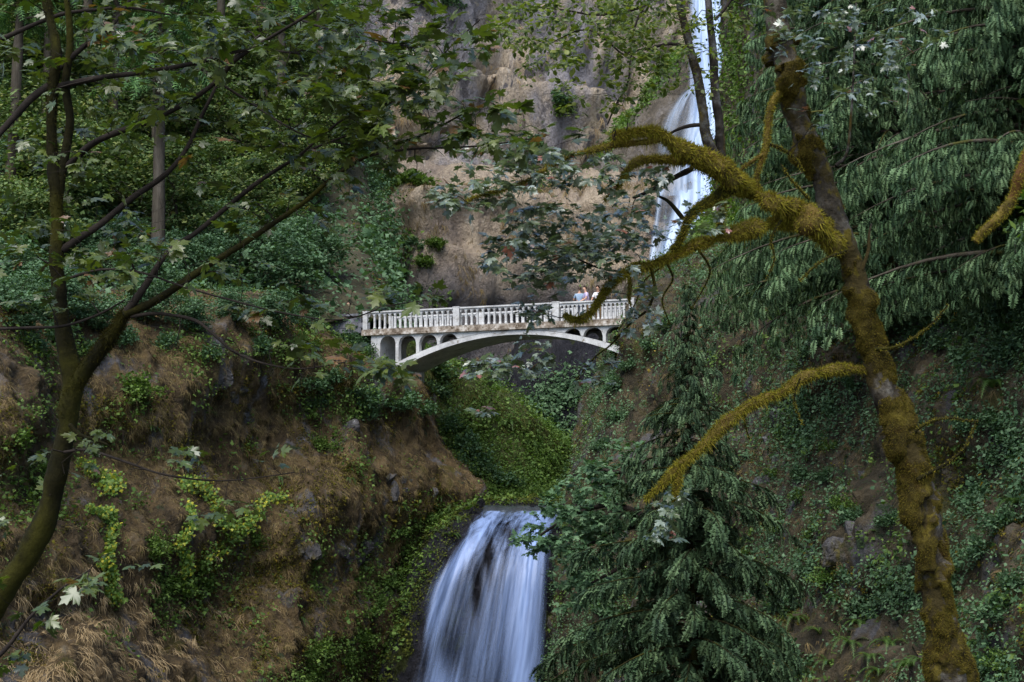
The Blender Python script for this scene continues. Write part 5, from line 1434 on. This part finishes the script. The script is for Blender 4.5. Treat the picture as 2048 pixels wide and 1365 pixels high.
plants(FE, rcl, [(1840, 470), (1880, 490), (1800, 440)], 'fern under the hanging cedar sprays', 'ferns under the cedars', .9, 1.2, 'fern', seed=17)
plants(SB, rcl, [(2010, 1345), (1960, 1350), (1655, 1170)], 'light green leafy plant low on the overgrown cliff', 'light green plants on the cliff', .6, .8, seed=18)

# trailing yellow-green vines on the bank
def vine(pts, seed, label, w=.12):
    e_pts = []
    for x, y in pts:
        h, n = bank.hit(x, y)
        if h is not None: e_pts.append(h + n * .15)
    Y = catmull(np.array(e_pts), 14)
    Y = np.c_[Y + .05 * np.stack([fbm(Y * 2 + k, 3, seed) for k in range(3)], -1), np.full(len(Y), .012)]
    r = np.random.default_rng(seed)
    e = empty('vine', e_pts[0]); tag(e, label, 'vine', 'vines trailing over the bank')
    mb = MB(); tube(Y, 4, mb=mb); mb.build('stem', MT['bark_dark'], e, True, offset=np.array(e.location))
    n = len(Y) * 14
    i = r.integers(0, len(Y), n)
    p = Y[i, :3] + r.normal(0, w, (n, 3)) + np.array([0, -.12, 0])
    mb = MB(); stamp(mb, LEAF[0], LEAF[1], p, r.normal(0, .6, (n, 3)) - Z * .5 - np.array([0, .3, 0]), np.array([0, -.8, .6]) + r.normal(0, .35, (n, 3)), .10 * (.6 + .7 * r.random(n)))
    mb.build('leaves', MT['leaf_yellow'], e, offset=np.array(e.location))
vine([(360, 975), (390, 970), (420, 1005), (440, 1040), (480, 1060)], 1, 'green vine arching over the middle of the bank', .16)
vine([(375, 1010), (380, 1050), (360, 1080), (372, 1120), (370, 1145)], 2, 'vine hanging straight down with a yellow tip', .12)
vine([(560, 1000), (530, 1005), (500, 1040), (470, 1060), (440, 1090), (400, 1110)], 3, 'vine slanting down from the rocks toward the arching vine', .18)
vine([(180, 1020), (200, 1035), (222, 1025), (218, 1070), (212, 1110)], 4, 'yellow looped vine close to the curved mossy trunk', .10)
vine([(205, 1120), (215, 1150), (210, 1185), (240, 1200)], 5, 'short vine hanging beneath the yellow looped vine', .14)
vine([(160, 930), (190, 950), (230, 965), (200, 990)], 6, 'tangled green vine behind the curved mossy trunk', .16)

plants(ST, rcl, [(1560, 700), (1610, 720), (1650, 690), (1600, 960), (1650, 960), (1700, 1050), (1620, 1150), (1580, 1190), (1690, 1170), (1730, 1220), (1780, 1050), (1950, 1010), (2010, 1060), (1960, 1120), (2020, 1180), (1990, 1240), (1700, 780), (1660, 830)],
       'small blue-green bush on the steep face beside the leaning mossy trunk', 'small bushes beside the leaning trunk', .5, .8, seed=41)
plants(FE, rcl, [(1590, 1240), (1640, 1270), (1560, 1290), (1850, 1330), (1950, 1290), (2000, 1200), (1680, 1200), (1480, 700), (1530, 680), (1960, 950), (2030, 1010), (1610, 890)], 'fern rooted in the mossy face of the overgrown cliff', 'ferns on the overgrown cliff', .6, .95, 'fern', seed=42)
plants(FE, bank, [(300, 860), (420, 830), (560, 960), (640, 1180), (90, 820), (180, 900), (500, 1220), (400, 930), (700, 960), (800, 1020), (600, 1240)], 'small fern among the dry grass of the brown bank', 'ferns on the brown bank', .5, .8, 'fern', seed=43)
plants(FE, lfr, [(935, 1012), (955, 1008), (915, 1040), (900, 1075), (1130, 1016), (1120, 1060)], 'fern hanging at the lip of the lower waterfall', 'ferns at the waterfall lip', .6, .9, 'fern', seed=51)
plants(SH, gsl, [(950, 1002), (990, 1004), (1025, 1004), (1060, 1005), (1095, 1004), (980, 990), (1010, 995), (1040, 998), (1070, 998), (1100, 1000), (960, 985)], 'bush leaning over the stream above the lower waterfall', 'bushes over the stream', .7, 1.0, seed=52)
for k, (x, y, d, sc) in enumerate([(712, 668, 74.2, 1.0), (690, 664, 74.8, 1.1), (664, 664, 75.4, 1.2), (636, 660, 76, 1.2), (728, 690, 73.6, .9), (700, 690, 74, 1.1), (668, 688, 74.6, 1.1)]):
    put(ST[k % 2], P(x, y, d) - Z * .5, k * 1.3, sc, 'leafy bush hiding the foot of the grey stone wall', 'shrub', 'bushes at the foot of the stone wall')
# loose stones that show grey on the banks
def boulder(patch, px, py, size, seed, label, group):
    h, n = patch.hit(px, py)
    if h is None: return
    a = np.linspace(0, 2 * math.pi, 29)[:-1]; b = np.linspace(-math.pi / 2, math.pi / 2, 19)
    A_, B_ = np.meshgrid(a, b)
    d = np.stack([np.cos(A_) * np.cos(B_), np.sin(A_) * np.cos(B_), np.sin(B_)], -1)
    rr = np.random.default_rng(seed + 500)
    pl = norm(rr.normal(0, 1, (13, 3))); hh = .62 + .38 * rr.random(13)
    rad_ = np.min(hh / np.maximum(d @ pl.T, .05), axis=-1)
    v = d * (np.minimum(rad_, 1.3) * (1 + .10 * fbm(d * 4 + seed, 3, seed)))[..., None] * np.array([1.1, .8, .9]) * size
    i = (np.arange(18)[:, None] * 28); j = np.arange(28)[None]; k = (j + 1) % 28
    o = MB().add(v.reshape(-1, 3), np.stack([i + j, i + k, i + 28 + k, i + 28 + j], -1).reshape(-1, 4)).build('boulder', MT['outcrop'], None, False)
    o.location = h - n * size * .6; o.rotation_euler = rr.random(3) * 6
    if 'wet black' in label:
        o.data.materials[0] = MT['wet']; o.location = h - n * size * .1
    tag(o, label, 'boulder', group)
for k, (x, y, s) in enumerate([(455, 745, .5), (470, 790, .5), (500, 840, .4), (530, 760, .35), (700, 850, .45), (600, 1095, .4), (780, 960, .45), (810, 985, .35), (715, 1120, .5), (690, 1100, .45), (735, 1100, .4), (740, 1140, .45), (620, 1100, .55), (790, 980, .5), (815, 960, .35), (870, 985, .45), (480, 780, .5), (500, 880, .45)]):
    boulder(bank, x, y, s, k, 'grey weathered rock sticking out of the brown bank', 'grey rocks in the bank')
for k, (x, y, s) in enumerate([(962, 1012, .30), (978, 1015, .16), (996, 1016, .22), (1014, 1018, .13), (1040, 1018, .18), (1062, 1017, .24), (1084, 1018, .14), (1104, 1016, .2), (1122, 1016, .3), (948, 1026, .25)]):
    boulder(lfr, x, y, s, 60 + k, 'small wet black rock at the lip of the lower waterfall', 'wet rocks at the waterfall lip')
for k, (x, y, s) in enumerate([(1560, 830, .4), (1550, 920, .45), (1720, 950, .35), (1660, 1100, .4), (1540, 880, .4), (1530, 960, .45), (1700, 1080, .45), (1680, 1120, .5), (1990, 1100, .4), (1730, 880, .3)]):
    boulder(rcl, x, y, s, 20 + k, 'dark grey rock jutting from the overgrown cliff', 'rocks in the overgrown cliff')

# maple boughs growing out from the cliff edge over the lower fall
rng = np.random.default_rng(12)
OV = empty('overhanging_maple', P(1290, 1010, 34)); oo = np.array(OV.location)
tag(OV, 'leafy maple leaning out over the lip of the lower waterfall', 'tree')
Ls = []
for k, sp in enumerate([[(1330, 1080, 34, 22), (1280, 1030, 34, 16), (1220, 1010, 34, 12), (1150, 1030, 34, 8), (1080, 1070, 34, 5)],
                        [(1300, 1050, 34, 12), (1240, 1060, 34.5, 9), (1180, 1090, 34.5, 6), (1130, 1105, 34.5, 4)],
                        [(1320, 1060, 34, 12), (1270, 960, 34.5, 9), (1210, 940, 34.5, 6)], [(1330, 1080, 34, 12), (1250, 1130, 34, 9), (1180, 1170, 34, 5)]]):
    Y = limb_path(sp, .03, k); Ls.append(Y)
    mb = MB(); tube(Y, 8, .15, 5, k, mb); mb.build('trunk' if k == 0 else 'limb', dark, OV, True, offset=oo)
tg = targets_in([(1200, 1000, 120, 60, 70, 33, 35.5), (1130, 1050, 80, 40, 50, 33, 35), (1080, 1085, 60, 22, 22, 33, 34.6), (1200, 1110, 110, 60, 60, 33, 35.5), (1250, 930, 80, 50, 30, 33.5, 35.5), (1170, 1190, 70, 50, 30, 33, 35)], rng)
tw = grow(np.concatenate([Y[::2, :3] for Y in Ls]), np.concatenate([Y[::2, 3] for Y in Ls]), tg, rng, sag=.05, r0=.008, rl=.008)
p, f, u, s = leaves_on(tw, rng, per=11, size=.15, spread=.16, droop=.3, flat=.35, tail=.7)
mb = MB(); stamp(mb, LEAF[0], LEAF[1], p, f, u, s); twig_mesh(mb, tw, 4, 1); mb.build('crown', [MT['leaf_teal'], dark], OV, offset=oo)

# bare mossy bough that hangs in from the great cedar
HB = empty('mossy_bough', P(2080, 250, 20)); tag(HB, 'bare mossy bough hanging in from the picture edge beside the cedar', 'branch')
Y = limb_path([(2090, 240, 20, 26), (2050, 330, 20, 24), (2030, 385, 20, 20), (2000, 430, 20, 18), (1965, 462, 20, 16), (1950, 482, 20, 12)], .02, 4)
mb = MB(); V, D, F = tube(Y, 12, .3, 5, 4, mb); FZB = None; fuzz(V, D, 3500, .045, .009, np.random.default_rng(4), mb, 1)
mb.build('branch', [MT['moss_base'], MT['moss']], HB, True, offset=np.array(HB.location))

plants(ST, rcl, [(1210, 1240), (1180, 1300), (1230, 1330), (1290, 1290), (1450, 1280), (1520, 1300), (1560, 1230), (1240, 1180), (1480, 1180), (1160, 1345), (1300, 1345), (1420, 1340), (1580, 1340)], 'leafy plant low on the cliff around the young conifer', 'plants around the young conifer', .8, 1.3, seed=31)

# fine pale plants and rock faces on the bank
cover('ground_cover', rcl, 20000, 61, MT['leaf_shrub'], .09, lambda px, py, p, n: S((py > 430) * .9 * (fbm(p * .5, 3, 63) + .05)), 'olive green leafy plants on the overgrown cliff', lift=.35, clump=14, cr=.16)
# ------------------------------------------------------------------ camera, light
cam = bpy.data.cameras.new('camera'); co = bpy.data.objects.new('camera', cam); COL.objects.link(co)
cam.lens = 50; cam.sensor_width = 36; cam.clip_start = .1; cam.clip_end = 6000
co.location = EYE; co.rotation_euler = (math.radians(90) + PITCH, 0, 0)
scene.camera = co
SE_, SA_ = math.radians(58), math.radians(200)      # elevation; direction the light comes from
sd = np.array([math.sin(SA_) * math.cos(SE_), math.cos(SA_) * math.cos(SE_), math.sin(SE_)])
sl = bpy.data.lights.new('sun', 'SUN'); sl.energy = SUN; sl.angle = math.radians(50); sl.color = (1.0, .96, .90)
so = bpy.data.objects.new('sun', sl); COL.objects.link(so)
so.rotation_euler = Vector(sd).to_track_quat('Z', 'Y').to_euler()
so.location = (0, -20, 80)
w = bpy.data.worlds.new('World'); scene.world = w; w.use_nodes = True
nt = w.node_tree
for n in list(nt.nodes): nt.nodes.remove(n)
sky = nt.nodes.new('ShaderNodeTexSky'); sky.sky_type = 'NISHITA'; sky.sun_disc = False
sky.sun_elevation = SE_; sky.sun_rotation = SA_; sky.dust_density = SKYDUST; sky.air_density = 1.0
bg = nt.nodes.new('ShaderNodeBackground'); bg.inputs[1].default_value = SKY
ow = nt.nodes.new('ShaderNodeOutputWorld')
nt.links.new(sky.outputs[0], bg.inputs[0]); nt.links.new(bg.outputs[0], ow.inputs[0])
scene.view_settings.view_transform = 'Standard'; scene.view_settings.look = 'None'
scene.view_settings.exposure = EXPO; scene.view_settings.gamma = 1
c = scene.cycles
c.max_bounces = 6; c.diffuse_bounces = 3; c.glossy_bounces = 2; c.transmission_bounces = 3; c.transparent_max_bounces = 8
c.use_denoising = DENOISE; c.denoising_prefilter = 'ACCURATE'; c.denoising_input_passes = 'RGB_ALBEDO_NORMAL'; c.sample_clamp_indirect = 4
c.use_adaptive_sampling = True; c.adaptive_threshold = .01
